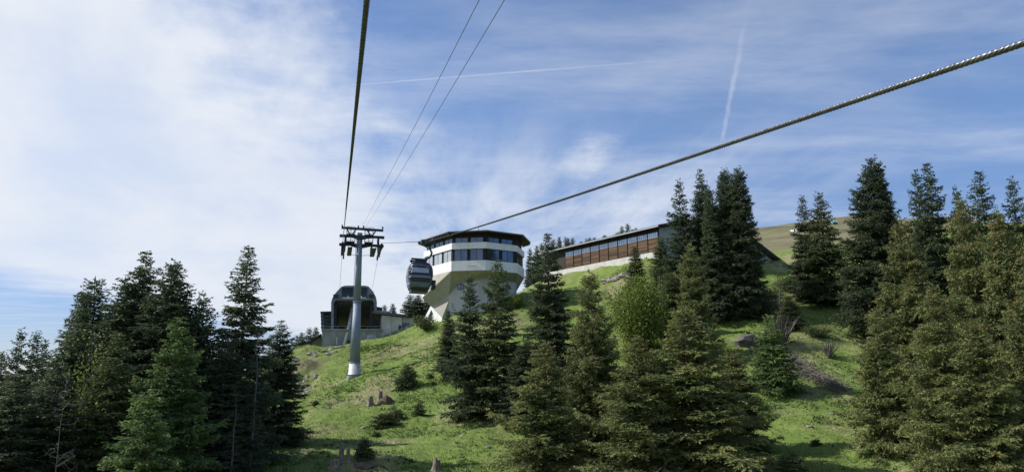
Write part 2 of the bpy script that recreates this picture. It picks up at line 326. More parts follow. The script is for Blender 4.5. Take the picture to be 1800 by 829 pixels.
# ------------------------------------------------------------------ vegetation generators
class Leafs:
    """collects diamond-shaped sprays: base point, axis, width vector"""
    def __init__(s): s.a = []
    def add(s, base, axis, wid, tip0, tip1, tone): s.a.append((base, axis, wid, tip0, tip1, tone))
    def mesh(s, name):
        B, A, Wd, t0, t1, tn = (np.concatenate(q) for q in zip(*s.a)); n = len(B)
        V = np.stack([B, B + A * .45 + Wd, B + A, B + A * .45 - Wd], 1).reshape(-1, 3)
        tip = np.stack([t0, (t0 + t1) / 2, t1, (t0 + t1) / 2], 1).ravel()
        return np_mesh(name, V, np.arange(n * 4).reshape(-1, 4), {'tip': tip, 'tone': np.repeat(tn, 4)})
def unit(v): return v / np.maximum(np.linalg.norm(v, axis=-1, keepdims=True), 1e-6)
def spruce(seed, H, Rm, gap=.44, per=7, spacing=.18, tw=.27, wd=.042, lw=.34, twd=.048, droop=.45, z0=.05, cones=0, ragged=.25, power=.85, chaos=.5):
    """trunk + crown (+ cones) meshes of one conifer, metres"""
    r = np.random.default_rng(seed); L = Leafs(); CN = Leafs(); wood = MB()
    bend = r.normal(0, .012 * H, 2)
    tx = lambda z: np.array([bend[0] * (z / H) ** 2, bend[1] * (z / H) ** 2, z])
    rt = .012 * H + .03
    wood.tube([tx(z) - np.array([0, 0, .6 if z == 0 else 0]) for z in np.linspace(0, H * .985, 9)], [rt * (1.25 if k == 0 else 1 - .95 * k / 8) for k in range(9)], 7)
    z = z0 * H; side = r.uniform(0, 6.28); lob = r.uniform(.72, 1.2, 9); lz = r.uniform(.78, 1.18, 14)
    while z < H * .99:
        t = z / H; n = max(4, int(round(per * (1 - .25 * t) + r.uniform(-1, 1))))
        a0 = r.uniform(0, 6.28)
        for k in range(n):
            az = a0 + 6.283 * k / n + r.normal(0, .22)
            base = min(1.0, .55 + t * 4.0)
            ln = Rm * base * (1 - t) ** power * r.uniform(1 - ragged, 1 + ragged * .45) * lob[int((az % 6.283) / 6.284 * 9)] * (1 + (lz[int(t * 13.9)] - 1) * (1 - t)) + .10 + .22 * (1 - t)
            if r.random() < .05: ln *= .45
            a_s = R(-14 + 58 * t ** 1.3) + r.normal(0, .09 + .26 * chaos); a_s = min(max(a_s, R(-45)), R(52))
            out = np.array([math.cos(az), math.sin(az), 0]); zj = max(.1, z + r.uniform(-.5, .5) * gap * (1 + chaos))
            m = max(3, int(ln / spacing)); s = np.linspace(.1 if ln < 1 else .16, 1, m)
            drp = droop * (1 - t) ** .7 * r.uniform(1 - chaos * .7, 1 + chaos * .7)
            hz = ln * (math.tan(a_s) * s * .8 - drp * s ** 1.6 * .75 + drp * .55 * s ** 3.2)
            sidev = np.array([-out[1], out[0], 0]); sway = r.normal(0, .10) * ln
            pts = tx(zj)[None] * np.array([1, 1, 1]) + out[None] * (s * ln)[:, None] + sidev[None] * (sway * s ** 2)[:, None]; pts[:, 2] += hz
            if ln > .7:
                q = [tx(zj)] + [pts[i] for i in (m // 2, m - 1)]
                wood.tube(q, [.012 * ln + .008, .008 * ln + .005, .004], 3, False)
            tan = unit(np.gradient(pts, axis=0)) if m > 1 else out[None]
            tone = r.uniform(0, 1)
            st_ = np.linspace(.12, .97, max(2, int(ln / spacing))); k_ = st_ * (m - 1) / 1.0
            ip = np.stack([np.interp(st_, s, pts[:, c]) for c in range(3)], 1); it = unit(np.stack([np.interp(st_, s, tan[:, c]) for c in range(3)], 1)); ms = len(st_)
            for sg in (-1, 1):                       # flat fans of side shoots, each hung with short sprays
                lat = (lw * ln * np.sin(np.pi * np.clip(st_ * .78 + .20, 0, 1)) + .17) * r.uniform(.65, 1.25, ms); lat = np.minimum(lat, .85)
                dirv = unit(it * r.uniform(.45, .9, (ms, 1)) + sidev[None] * sg * r.uniform(.6, 1.0, (ms, 1)) + np.array([0, 0, 1]) * (r.uniform(-.30 - .55 * chaos, .06 + .45 * chaos, (ms, 1)) - .2 * drp))
                b0 = ip + r.uniform(-.5, .5, (ms, 3)) * spacing * .6; ax = dirv * lat[:, None]
                tn = np.clip(tone + r.normal(0, .2, ms), 0, 1)
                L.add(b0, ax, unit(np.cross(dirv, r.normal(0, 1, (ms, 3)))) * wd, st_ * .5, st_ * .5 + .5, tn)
                q = np.maximum(1, (lat / twd).astype(int)); idx = np.repeat(np.arange(ms), q); nq = len(idx); u = r.uniform(.15, 1.05, nq)
                pb = b0[idx] + ax[idx] * u[:, None]; sd_ = r.choice([-1, 1], nq)[:, None]
                pdv = unit(dirv[idx] * r.uniform(.3, .9, (nq, 1)) + np.cross(dirv[idx], np.array([0, 0, 1.0])) * sd_ * r.uniform(.2, .8, (nq, 1)) + np.array([0, 0, 1]) * (r.uniform(-.9, .15 + .5 * chaos, (nq, 1)) - .3 * drp))
                tl = tw * r.uniform(.55, 1.25, nq) * min(1, .45 + ln * .4)
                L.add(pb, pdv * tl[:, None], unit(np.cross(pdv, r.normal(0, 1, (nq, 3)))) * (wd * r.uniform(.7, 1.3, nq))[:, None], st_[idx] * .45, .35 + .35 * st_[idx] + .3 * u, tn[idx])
            L.add(pts[-1:] - tan[-1:] * .12, tan[-1:] * (.30 * (.5 + .3 * ln)), sidev[None] * wd * 1.2, np.ones(1) * .7, np.ones(1), np.array([tone]))
            if cones and t > .25 and ln > .35:
                nc = r.poisson(cones * (.5 + t))
                if nc:
                    ci = r.integers(m // 2, m, nc); cl_ = r.uniform(.14, .24, nc)
                    cd = np.stack([r.normal(0, .12, nc), r.normal(0, .12, nc), -np.ones(nc)], 1) * cl_[:, None]
                    cb = pts[ci] + r.normal(0, .10, (nc, 3))
                    for ang in (0, 1.57):
                        w = np.tile(np.array([math.cos(ang + az), math.sin(ang + az), 0]) * .05, (nc, 1)); CN.add(cb, cd, w, np.zeros(nc), r.uniform(0, 1, nc), r.uniform(0, 1, nc))
        z += gap * (1 - .45 * t) * r.uniform(.7, 1.3)
    L.add(tx(H * .97)[None], np.array([[0, 0, H * .03 + .12]]), np.array([[.05, 0, 0]]), np.ones(1) * .5, np.ones(1), np.ones(1) * .5)
    return dict(H=H, R=Rm, trunk=wood.mesh('trunk'), crown=L.mesh('crown'), cones=CN.mesh('cones') if cones else None)
def bush(seed, rx, h, n_st, leaf, dens, wd=.6, twig=.012, low=.1):
    """leafy bush: stems fanning from the foot, leaves round their ends"""
    r = np.random.default_rng(seed); L = Leafs(); wood = MB()
    for k in range(n_st):
        az = r.uniform(0, 6.28); q = r.uniform(0, 1) ** .6
        end = np.array([math.cos(az) * rx * q, math.sin(az) * rx * q, h * (1 - .45 * q * q) * r.uniform(.6, 1.0) + low * h])
        mid = end * np.array([.45, .45, .55]) + r.normal(0, .06 * h, 3)
        ts = np.linspace(0, 1, 6)[:, None]; cv = (1 - ts) ** 2 * 0 + 2 * ts * (1 - ts) * mid + ts ** 2 * end
        wood.tube([tuple(c) for c in cv], [twig * (2.4 - 2.0 * i / 5) for i in range(6)], 4, False)
        m = int(dens); u = r.uniform(.35, 1.0, m); i0 = np.minimum((u * 5).astype(int), 4); fr = (u * 5 - i0)[:, None]
        pos = cv[i0] * (1 - fr) + cv[i0 + 1] * fr + r.normal(0, .13 * (rx + h) * .5, (m, 3)); pos[:, 2] = np.maximum(pos[:, 2], .05)
        d = unit(r.normal(0, 1, (m, 3)) + np.array([0, 0, .3])); up = unit(np.cross(d, r.normal(0, 1, (m, 3)))); ll = leaf * r.uniform(.6, 1.4, m)
        tone = np.clip(r.uniform(0, 1) + r.normal(0, .25, m), 0, 1)
        L.add(pos, d * ll[:, None], up * (ll * wd * .5)[:, None], r.uniform(0, .6, m), r.uniform(.3, 1, m), tone)
    return dict(H=h, R=rx, trunk=wood.mesh('stems'), crown=L.mesh('leaves'), cones=None)
def bare(seed, H, Rm, n_br, sub=5, droop=.3, trunk=True, r0=None, lo=.15):
    """leafless tree or shrub: one wood mesh for the trunk, one for the dry twigs"""
    r = np.random.default_rng(seed); wood = MB(); tw = MB(); r0 = r0 or .008 * H + .02
    if trunk: wood.tube([(0, 0, -.5)] + [(r.normal(0, .005 * H) * (z > 0), r.normal(0, .005 * H) * (z > 0), z * H) for z in np.linspace(.02, 1, 8)], [r0 * 1.3] + [r0 * (1 - .93 * k / 7) for k in range(8)], 7)
    for k in range(n_br):
        az = r.uniform(0, 6.28)
        if trunk: t = lo + (1 - lo) * r.random(); b = np.array([0, 0, t * H]); ln = Rm * (1 - t * .75) * r.uniform(.4, 1.1); d = np.array([math.cos(az), math.sin(az), r.uniform(-.25, .35)])
        else: b = np.array([r.normal(0, .12), r.normal(0, .12), 0]); ln = H * r.uniform(.55, 1.1); d = np.array([math.cos(az) * Rm / H * r.random(), math.sin(az) * Rm / H * r.random(), 1.0])
        pts = [b + d * ln * s + np.array([0, 0, -droop * ln * s * s * .5]) + r.normal(0, .025, 3) * s * ln for s in (0, .35, .7, 1)]
        w = .012 * ln + .010; tw.tube(pts, [w * 1.2, w, w * .7, .005], 4, False)
        for q in range(sub):
            s = r.uniform(.3, 1); i = min(int(s * 3), 2); p = pts[i] + (pts[i + 1] - pts[i]) * (s * 3 - i)
            e = p + (d * .5 + r.normal(0, .5, 3)) * ln * .28; tw.tube([p, (p + e) / 2 + r.normal(0, .02, 3), e], [.010, .007, .003], 3, False)
    return dict(H=H, R=Rm, trunk=wood.mesh('trunk') if trunk else None, crown=tw.mesh('branches'), cones=None)
PR = {
 'a': spruce(1, 17, 3.2), 'b': spruce(2, 17, 3.3, gap=.48, ragged=.45, droop=.6), 'c': spruce(3, 17, 3.0, gap=.40, per=7, droop=.35, power=.75),
 'open': spruce(4, 15, 2.9, gap=.54, ragged=.5, droop=.5), 'open2': spruce(14, 15, 2.7, gap=.5, ragged=.45, droop=.4),
 'slim': spruce(5, 14, 2.2, gap=.4, ragged=.35, droop=.6, power=.7),
 'cone': spruce(6, 16, 4.2, gap=.52, per=7, droop=.75, cones=2.6, chaos=1.0, power=.82, ragged=.45, tw=.28), 'cone2': spruce(7, 16, 3.8, gap=.48, per=7, droop=.6, cones=3, chaos=1.0, power=.8, ragged=.45, tw=.28),
 'cone3': spruce(16, 17, 3.6, gap=.48, per=7, droop=.55, cones=3, chaos=1.0, power=.78, ragged=.45, tw=.28),
 'dense': spruce(8, 20, 3.9, chaos=.7, gap=.42, per=8, droop=.35, power=.68, ragged=.25),
 'young': spruce(9, 5.5, 1.8, gap=.3, per=7, spacing=.13, tw=.2, wd=.035, droop=.3, z0=.03, power=.9, twd=.055), 'fresh': spruce(10, 13, 3.1, gap=.44, droop=.45, ragged=.4),
 'dwarf': spruce(21, 2.4, 1.3, gap=.2, per=7, spacing=.12, tw=.2, wd=.035, droop=.15, z0=.04, power=.6, ragged=.55, twd=.055), 'dwarf2': spruce(22, 1.2, 1.3, gap=.14, per=8, spacing=.12, tw=.2, wd=.035, droop=-.15, z0=.04, power=.5, ragged=.7, twd=.055),
 'leafy': bush(23, 3.2, 6.0, 150, .19, 130, .75, .03), 'crowned': bush(26, 1.6, 14.0, 60, .18, 70, .75, .02, .0), 'leafy2': bush(24, 1.8, 3.4, 60, .16, 80, .7, .02), 'dullshrub': bush(25, 1.4, 1.9, 46, .13, 50, .6, .014),
 'dead': bare(31, 14, 2.0, 95, 6, .4), 'dead2': bare(32, 9, 1.6, 60, 6, .5), 'barebush': bare(33, 3.2, 1.5, 34, 7, .1, False), 'birch': bare(34, 7, 2.2, 40, 7, -.2, True, .06, .3),
}
NAMES = dict(crowned='leafy_tree', dwarf='dwarf_conifer', dwarf2='dwarf_conifer', leafy='leafy_tree', leafy2='leafy_bush', dullshrub='shrub', dead='dead_spruce', dead2='dead_spruce', barebush='bare_shrub', birch='bare_tree', young='young_spruce')
def plant(kind, mat, base, h, rad, label, group=None, cat='tree', turn=None, wood='bark', cones=True):
    p = PR[kind]; o = empty(NAMES.get(kind, 'spruce_tree'), base, label, cat, group)
    o.rotation_euler = (0, 0, turn if turn is not None else random.uniform(0, 6.28)); o.scale = (rad / p['R'], rad / p['R'], h / p['H'])
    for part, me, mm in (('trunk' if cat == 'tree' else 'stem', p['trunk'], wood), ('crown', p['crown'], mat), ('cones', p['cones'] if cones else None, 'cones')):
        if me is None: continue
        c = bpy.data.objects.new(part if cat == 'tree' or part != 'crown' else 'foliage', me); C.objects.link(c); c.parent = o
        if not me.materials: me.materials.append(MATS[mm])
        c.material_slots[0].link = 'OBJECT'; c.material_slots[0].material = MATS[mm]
        if part == 'cones': c['kind'] = 'stuff'
    return o
def tree(kind, mat, px, py, d, rad, label, group=None, **kw):    # the tip is where the photograph shows it, the foot on the ground below it
    top = at(px, py, d); z = G(top.x, top.y) - .1
    return plant(kind, mat, (top.x, top.y, z), top.z - z, rad, label, group, **kw)
random.seed(5)
# ------------------------------------------------------------------ octagonal panorama building
def V3(p, z): return Vector((p[0], p[1], z))
OC = [(-4.16, 115.0), (-9.62, 116.06), (-15.0, 124.0), (-13.9, 129.8), (-6.8, 133.0), (-1.06, 129.4), (2.1, 124.3), (.88, 118.3)]
oc_c = Vector((sum(p[0] for p in OC) / 8, sum(p[1] for p in OC) / 8))
def off(poly, d):                                    # inset (d < 0) or outset of a convex plan
    n = len(poly); out = []; cc = Vector((sum(p[0] for p in poly) / n, sum(p[1] for p in poly) / n))
    L_ = []
    for i in range(n):
        a, b = Vector(poly[i]), Vector(poly[(i + 1) % n]); e = (b - a).normalized(); nn = Vector((e.y, -e.x))
        if nn.dot((a + b) / 2 - cc) < 0: nn = -nn
        L_.append((a + nn * d, e))
    for i in range(n):
        p, e = L_[i - 1]; q, f = L_[i]; cr = e.x * f.y - e.y * f.x; t_ = ((q - p).x * f.y - (q - p).y * f.x) / cr; out.append(tuple(p + e * t_))
    return out
ob = empty('panorama_building', (-6, 123, 8), 'white octagonal building with two window bands and overhanging roof on the hilltop', 'building')
Z0, Z1, Z2, Z3, Z4 = 16.9, 18.5, 20.4, 21.4, 22.85
def prism(poly, za, zb, name, mat, parent): return MB().slab([V3(p, za) for p in poly], (0, 0, zb - za)).build(name, mat, parent)
for i in range(8):                                   # parapets as one panel to a face
    for nm, za, zb in (('lower_parapet', Z0, Z1), ('upper_parapet', Z2, Z3)):
        a, b = OC[i], OC[(i + 1) % 8]; ia, ib = off(OC, -.25)[i], off(OC, -.25)[(i + 1) % 8]
        MB().slab([V3(a, za), V3(b, za), V3(ib, za), V3(ia, za)], (0, 0, zb - za)).build(nm, 'white_render', ob)
prism(off(OC, -.27), Z0 - .02, Z2 + .5, 'lower_window_wall', 'dark_timber', ob)
prism(off(OC, -.45), Z2 + .5, Z4 + .1, 'upper_window_wall', 'dark_timber', ob)
ro = off(OC, .95)
MB().slab([V3(p, Z4) for p in ro], (0, 0, .10)).build('roof_soffit', 'dark_timber', ob)
apex = Vector((*oc_c, Z4 + 1.05)); rm = MB()
rr = off(OC, 1.02)
for i in range(8): rm.poly([V3(rr[i], Z4 + .22), V3(rr[(i + 1) % 8], Z4 + .22), apex])
rm.slab([V3(p, Z4 + .10) for p in rr], (0, 0, .12)); rm.build('roof', 'roof_metal', ob)
for i in range(8):
    a, b = rr[i], rr[(i + 1) % 8]; ia, ib = off(OC, 1.05)[i], off(OC, 1.05)[(i + 1) % 8]
    MB().slab([V3(ia, Z4 + .16), V3(ib, Z4 + .16), V3(b, Z4 + .16), V3(a, Z4 + .16)], (0, 0, .12)).build('fascia', 'fascia_metal', ob)
    e0, e1 = Vector(off(OC, -.3)[i]), Vector(off(OC, .9)[i])   # rafter at each corner
    MB().bar(V3(e0, Z4 - .55), V3(e1, Z4 - .1), .16, .24).build('rafter', 'dark_timber', ob)
def win(a, b, za, zb, nrm, parent, glass_m, n=2, name='window', fr='dark_steel', fw=.07):
    """frame with n panes between plan points a and b"""
    m = MB(); d = (b - a).normalized(); A, B = V3(a, za), V3(b, za); h = Vector((0, 0, zb - za)); dd = Vector((d.x, d.y, 0)); nn = Vector((nrm.x, nrm.y, 0))
    m.bar(A, B, .08, fw); m.bar(A + h, B + h, .08, fw)
    w = (B - A).length
    for k in range(n + 1): p = A + dd * (w * k / n); m.bar(p, p + h, fw, .08, up=nn)
    o = m.build(name, fr, parent)
    for k in range(n):
        p0 = A + dd * (w * k / n + fw / 2) + nn * .01; p1 = A + dd * (w * (k + 1) / n - fw / 2) + nn * .01
        MB().slab([p0 + UP * fw / 2, p1 + UP * fw / 2, p1 + h - UP * fw / 2, p0 + h - UP * fw / 2], -nn * .03).build('pane', glass_m, o)
FR = {0: ((.065, .455), (.545, .935)), 1: ((.03, .30), (.36, .64), (.70, .97)), 7: ((.10, .47), (.56, .935)), 6: ((.08, .46), (.54, .92)), 5: ((.1, .46), (.54, .9)), 2: ((.1, .46), (.54, .9))}
for i, spans in FR.items():
    for lev, (za, zb, dd_) in enumerate(((Z1 + .04, Z2 - .06, -.25), (Z3 + .03, Z3 + .86, -.43))):
        pl_ = off(OC, dd_); a, b = Vector(pl_[i]), Vector(pl_[(i + 1) % 8]); e = (b - a).normalized(); nn = Vector((e.y, -e.x))
        if nn.dot((a + b) / 2 - oc_c) < 0: nn = -nn
        for f0, f1 in spans: win(a.lerp(b, f0) + nn * .04, a.lerp(b, f1) + nn * .04, za, zb, nn, ob, 'pale_glass' if i == 1 and lev == 0 else 'window_glass')
e = (Vector(OC[1]) - Vector(OC[0])).normalized(); nn = Vector((e.y, -e.x)); nn = -nn if nn.dot(Vector((0, -1))) < 0 else nn
p_ = Vector(OC[0]).lerp(Vector(OC[1]), .25) + nn * .03; q_ = Vector(OC[0]).lerp(Vector(OC[1]), .5) + nn * .03
MB().bar(V3(p_, Z0 + .72), V3(q_, Z0 + .72), .04, .09).build('raised_lettering_strip', 'fascia_metal', ob)
# the folded underside and the stem it rests on
T0, T1, T2, T3, T4 = at(856, 489, 118.2), at(815, 497, 118.4), at(801, 504, 118.7), at(789, 519, 119), at(789, 527, 119.1)
T7 = at(908, 496, 121.6); Bz = [V3(p, Z0 - .01) for p in off(OC, -.03)]
B2l = at(742.5, 523, 121.6); WA = at(757, 537.5, 122.1); B2x = Bz[1].lerp(Bz[2], .92); B2xl = B2l + (Bz[1] - Bz[2]).normalized() * .35 + UP * .1
bk1, bk2, bk3 = Vector((.5, 127, 14.5)), Vector((-4, 130, 14.2)), Vector((-12.5, 128.5, 13.2))
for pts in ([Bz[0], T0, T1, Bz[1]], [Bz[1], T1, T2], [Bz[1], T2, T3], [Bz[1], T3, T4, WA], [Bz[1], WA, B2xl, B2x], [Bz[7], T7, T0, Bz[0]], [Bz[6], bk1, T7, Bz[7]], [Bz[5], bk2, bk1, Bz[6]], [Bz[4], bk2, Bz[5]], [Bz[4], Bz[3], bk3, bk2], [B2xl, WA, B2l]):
    MB().slab(pts, (0, 0, .12)).build('soffit', 'soffit_shade_render', ob)
MB().slab([B2x, B2xl, B2l, Bz[2]], (.15, .1, 0)).build('end_panel', 'white_render', ob)
MB().slab([Bz[2], B2l, bk3, Bz[3]], (.1, 0, 0)).build('end_panel', 'white_render', ob)
dn = lambda v, z: Vector((v.x, v.y, z))
stem = MB()
stem.slab([T4, T3, T2, T1, T0, dn(T0, 5), dn(T4, 5)], (.05, .4, 0)); stem.build('stem_wall', 'stem_shade_render', ob)
MB().slab([T0, T7, dn(T7, 6), dn(T0, 5)], (-.2, .4, 0)).build('stem_wall', 'stem_shade_render', ob)
MB().slab([T7, bk1, dn(bk1, 6), dn(T7, 6)], (-.4, 0, 0)).build('stem_wall', 'stem_shade_render', ob)
MB().slab([bk1, bk2, bk3, dn(bk3, 5), dn(bk2, 5), dn(bk1, 6)], (0, -.3, 0)).build('stem_wall', 'stem_shade_render', ob)
FB = at(777, 558, 119.2); FL = at(744, 563, 124.2)
MB().slab([WA, T4, dn(T4, 6), dn(FB, FB.z - 2) + Vector((.3, 0, 0)), FB], (.1, .3, 0)).build('base_wall', 'soffit_shade_render', ob)
MB().slab([WA, FB, dn(FB, FB.z - 2), dn(FL, FL.z - 2), FL], (.3, .2, 0)).build('buttress', 'white_render', ob)
sw = [at(*q) for q in ((759.3, 544, 122.0), (760.3, 549, 121.6), (756.2, 560, 122.0), (752.4, 560.5, 122.6))]
MB().slab([p + Vector((-.12, -.1, 0)) for p in sw], (.1, .1, 0)).build('slit_window', 'window_glass', ob)
for (x0, y0, x1, y1, d) in ((804.5, 499.5, 815, 508, 118.55),):
    win(Vector(at(x0, y1, d - .1).xy), Vector(at(x1, y1, d - .18).xy), at(x0, y1, d).z, at(x0, y0, d).z, Vector((-.1, -1)), ob, 'window_glass')
MB().slab([at(794, 532, 118.95), at(796, 532, 118.95), at(796, 543, 118.95), at(794, 543, 118.95)], (0, -.06, 0)).build('service_door', 'fascia_metal', ob)
am = MB(); ap = at(841, 403, 119); am.tube([ap - UP * .6, ap + UP * .55], .035, 6); am.box(ap - UP * .35, (.22, 0, 0), (0, .22, 0), (0, 0, .2)); am.build('roof_antenna', 'dark_steel', ob)

# ------------------------------------------------------------------ timber hall on the slope
hall = empty('timber_hall', (25, 125, 20), 'long brown timber hall with a strip of windows under its rising eaves', 'building')
def hat(px): r = ray(px, 430); A = Vector((25.0, 120.0)); D = Vector((-15.65, 23.0)).normalized(); # plan point on the long wall under image column px
hA, hD = Vector((25.2, 120.2)), Vector((-15.65, 23.0)).normalized(); hN = Vector((-hD.y, hD.x)); hN = hN if hN.y < 0 else -hN
def hcol(px, py=430):
    r = ray(px, py); k = (r.x / r.y); tt = (k * hA.y - hA.x) / (hD.x - k * hD.y); return hA + hD * tt
P1, P0 = hcol(1157.5), hcol(993.5)
zz = lambda px, py: (lambda p: at(px, py, p.y).z)(hcol(px, py))
zW0, zW1 = zz(1151, 417.5), zz(1148, 409.3); zB = zz(1139, 444.5); zR = zz(1158, 399.5)
Lh = (P0 - P1).length; e3 = Vector((hD.x, hD.y, 0)); n3_ = Vector((hN.x, hN.y, 0))
NB = 10
for k in range(NB):
    a, b = P1.lerp(P0, k / NB), P1.lerp(P0, (k + 1) / NB)
    MB().slab([V3(a + hD * .07, zB), V3(b - hD * .07, zB), V3(b - hD * .07, zW0 - .03), V3(a + hD * .07, zW0 - .03)], -n3_ * .1).build('board_panel', 'boards', hall)
    win(a + hD * .1, b - hD * .1, zW0 + .02, zW1, hN, hall, 'hall_glass', 5, fr='fascia_metal', fw=.05)
    MB().bar(V3(a + hN * .04, zB - .05), V3(a + hN * .04, zR), .12, .12, up=n3_).build('post', 'dark_timber', hall)
PE = P0 + hD * 7
MB().slab([V3(P1, zW1 + .04), V3(PE, zW1 + .04), V3(PE, zR + .3), V3(P1, zR + .3)], -n3_ * .12).build('eaves_board', 'dark_timber', hall)
MB().slab([V3(P0, zB), V3(PE, zB), V3(PE, zW1), V3(P0, zW1)], -n3_ * .15).build('end_bay', 'dark_timber', hall)
MB().slab([V3(P1 + hN * .12, 10), V3(PE + hN * .12, 10), V3(PE + hN * .12, zB - .02), V3(P1 + hN * .12, zB - .02)], -n3_ * .4).build('plinth', 'concrete_pale', hall)
# gable end, roof in two unequal slopes
gd = -hN; WG = 33.0; Q = lambda w, z, s=0: V3(P1 - hD * s + gd * w, z)
zRd = zR + 3.6; zE = at(1390, 469, (P1 + gd * WG).y).z
MB().slab([Q(.2, 10, .1), Q(WG - 1.5, 12, .1), Q(WG - 1.5, zE + .35, .1), Q(15, zRd - .2, .1), Q(.2, zR - .1, .1)], e3 * .3).build('gable_wall', 'plaster_grey', hall)
back = e3 * (Lh + 8.5)
for (w0, za, w1, zb_) in ((-1.1, zR - .12, 15, zRd), (15, zRd, WG, zE)):
    MB().slab([Q(w0, za, 1.2), Q(w1, zb_, 1.2), Q(w1, zb_ + .28, 1.2), Q(w0, za + .28, 1.2)], back).build('roof', 'roof_metal', hall)
    MB().slab([Q(w0, za - .16, 1.26), Q(w1, zb_ - .16, 1.26), Q(w1, zb_ + .32, 1.26), Q(w0, za + .32, 1.26)], e3 * .05).build('verge_board', 'dark_timber', hall)
MB().slab([Q(-1.16, zR - .16, 1.2), Q(-1.1, zR - .16, 1.2), Q(-1.1, zR + .06, 1.2), Q(-1.16, zR + .06, 1.2)], back).build('gutter', 'fascia_metal', hall)
MB().slab([Q(WG - 7, 12, .45), Q(WG - 2.2, 12, .45), Q(WG - 2.2, zE - .6, .45), Q(WG - 7, zE - .1, .45)], e3 * .3).build('pale_lean_to', 'concrete_pale', hall)

# ------------------------------------------------------------------ modern ropeway station
st = empty('gondola_station', tuple(along(622, 600, 127)), 'grey gondola station with arched glazed hood behind the ropeway tower', 'building')
pl = lambda pts, s: [along(x, y, s) for x, y in pts]
OUT = [(582, 578), (582, 531), (584, 524), (590, 514), (600, 503.5), (607, 501.5), (642, 501.5), (648, 503), (656, 512), (661, 522), (662.5, 530), (662.5, 549)]
INN = [(658.5, 549), (657, 531), (655, 527), (592, 527), (588.5, 532), (586.5, 578)]
fs = MB()
chain = list(zip(OUT[:-1], OUT[1:]))
inner = [(586.5, 578), (586.5, 533), (589, 529), (592, 527), (602, 524.5), (608, 524.5), (642, 524.5), (648, 525), (652, 526), (655, 527), (657, 532), (658.5, 549)]
for k in range(len(OUT) - 1):
    if 4 <= k <= 6: continue
    fs.slab(pl([OUT[k], OUT[k + 1], inner[k + 1], inner[k]], 126), LN * .4)
fs.slab(pl([(600, 503.5), (607, 501.5), (642, 501.5), (648, 503), (646, 504.5), (601, 504.5)], 126), LN * .4)
fs.slab(pl([(600, 503.5), (601, 504.5), (601, 523), (602, 524.5), (600.2, 524.7)], 126), LN * .4)
fs.slab(pl([(648, 503), (646, 504.5), (646, 523), (648, 525)], 126), LN * .4)
fs.slab(pl([(601, 523), (646, 523), (655, 527), (592, 527)], 125.95), LN * .3); fs.build('front_surround', 'station_steel', st)
xs_ = [601, 612, 623.5, 635, 646]
for a, b in zip(xs_[:-1], xs_[1:]): MB().slab(pl([(a + .3, 504.8), (b - .3, 504.8), (b - .3, 522.6), (a + .3, 522.6)], 126.1), LN * .06).build('pane', 'hood_glass', st)
sh = MB()
for a, b in chain: A, B = along(*a, 126.4), along(*b, 126.4); sh.slab([A, B, B + LN * 13 - UP * .2, A + LN * 13 - UP * .2], (Vector((along(622, 545, 126.4))) - (A + B) / 2).normalized() * .15)
sh.build('hood', 'station_steel', st)
MB().slab([along(592, 527, 126.5), along(655, 527, 126.5), along(652, 572, 137), along(594, 572, 137)], (0, 0, .15)).build('sloped_ceiling', 'ceiling_grey', st)
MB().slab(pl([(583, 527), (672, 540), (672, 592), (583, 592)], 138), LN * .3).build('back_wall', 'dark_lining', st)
MB().slab(pl([(584, 532), (592, 528), (592, 580), (584, 580)], 127.2), LN * .5).build('guide_pillar', 'dark_steel', st)
MB().slab(pl([(651, 530), (657, 530), (655, 580), (649, 580)], 127.2), LN * .5).build('guide_pillar', 'dark_steel', st)
for x in (590, 653): MB().box(along(x, 520, 125.8), LT * .4, LN * .35, UP * .25).build('rope_entry_wheel', 'dark_steel', st)
for k, (a, b) in enumerate(((566, 592), (592, 618), (618, 645), (645, 672))):
    MB().slab(pl([(a + .12, 580), (b - .12, 580), (b - .12, 614), (a + .12, 618)], 124.6), LN * .5).build('base_wall_panel', 'concrete', st)
MB().slab(pl([(565, 577.5), (673, 577.5), (673, 580), (565, 580)], 124.4), LN * 10).build('platform', 'concrete', st)
rl = MB(); rl.bar(along(566, 573, 124.8), along(672, 573, 124.8), .06)
for x in range(568, 672, 13): rl.bar(along(x, 577.5, 124.8), along(x, 573, 124.8), .05)
rl.build('platform_railing', 'galvanised', st)
MB().slab(pl([(644.5, 589), (657.5, 588.5), (657.5, 596), (644.5, 597)], 124.5), LN * .05).build('blank_panel', 'galvanised_pale', st)
MB().slab(pl([(611, 598), (617, 598), (617, 606), (611, 606)], 124.5), LN * .05).build('vent_opening', 'dark_lining', st)
lf = empty('x'); bpy.data.objects.remove(lf)
MB().slab(pl([(564.5, 549), (582, 548.5), (582, 580), (566, 580)], 127.5), LN * .3).build('side_bay', 'dark_lining', st)
for y in (549, 555.5, 562, 568.5, 575): MB().bar(along(564, y, 126.6), along(583, y - .4, 126.6), .1, .28).build('slat', 'dark_steel', st)
for x in (564.2, 567.2): MB().bar(along(x, 548, 126.7), along(x + 1.5, 582, 126.7), .12).build('post', 'galvanised', st)
MB().slab(pl([(563, 547), (583, 546.5), (583, 548.5), (563, 549)], 126.3), LN * 3).build('side_bay_roof', 'dark_steel', st)
MB().tube([along(619, 540, 128), along(613.5, 573, 125.4), along(604.5, 607.5, 123.6)], [.22, .26, .26], 10).build('raking_strut', 'galvanised_pale', st, True)
MB().slab(pl([(655, 546.2), (709.5, 551.8), (709.5, 555), (655, 549.8)], 124.2), LN * 9).build('flat_roof', 'roof_metal', st)
MB().slab(pl([(657, 545.2), (686, 546.4), (686, 549), (657, 548)], 127), LN * 5).build('flat_roof', 'fascia_metal', st)
for a, b in ((671, 687.4), (687.8, 706)): MB().slab(pl([(a, 555.2 if a > 680 else 553.4), (b, 557 if a > 680 else 555), (b, 596), (a, 600)], 125), LN * 6).build('wall_panel', 'concrete_pale', st)
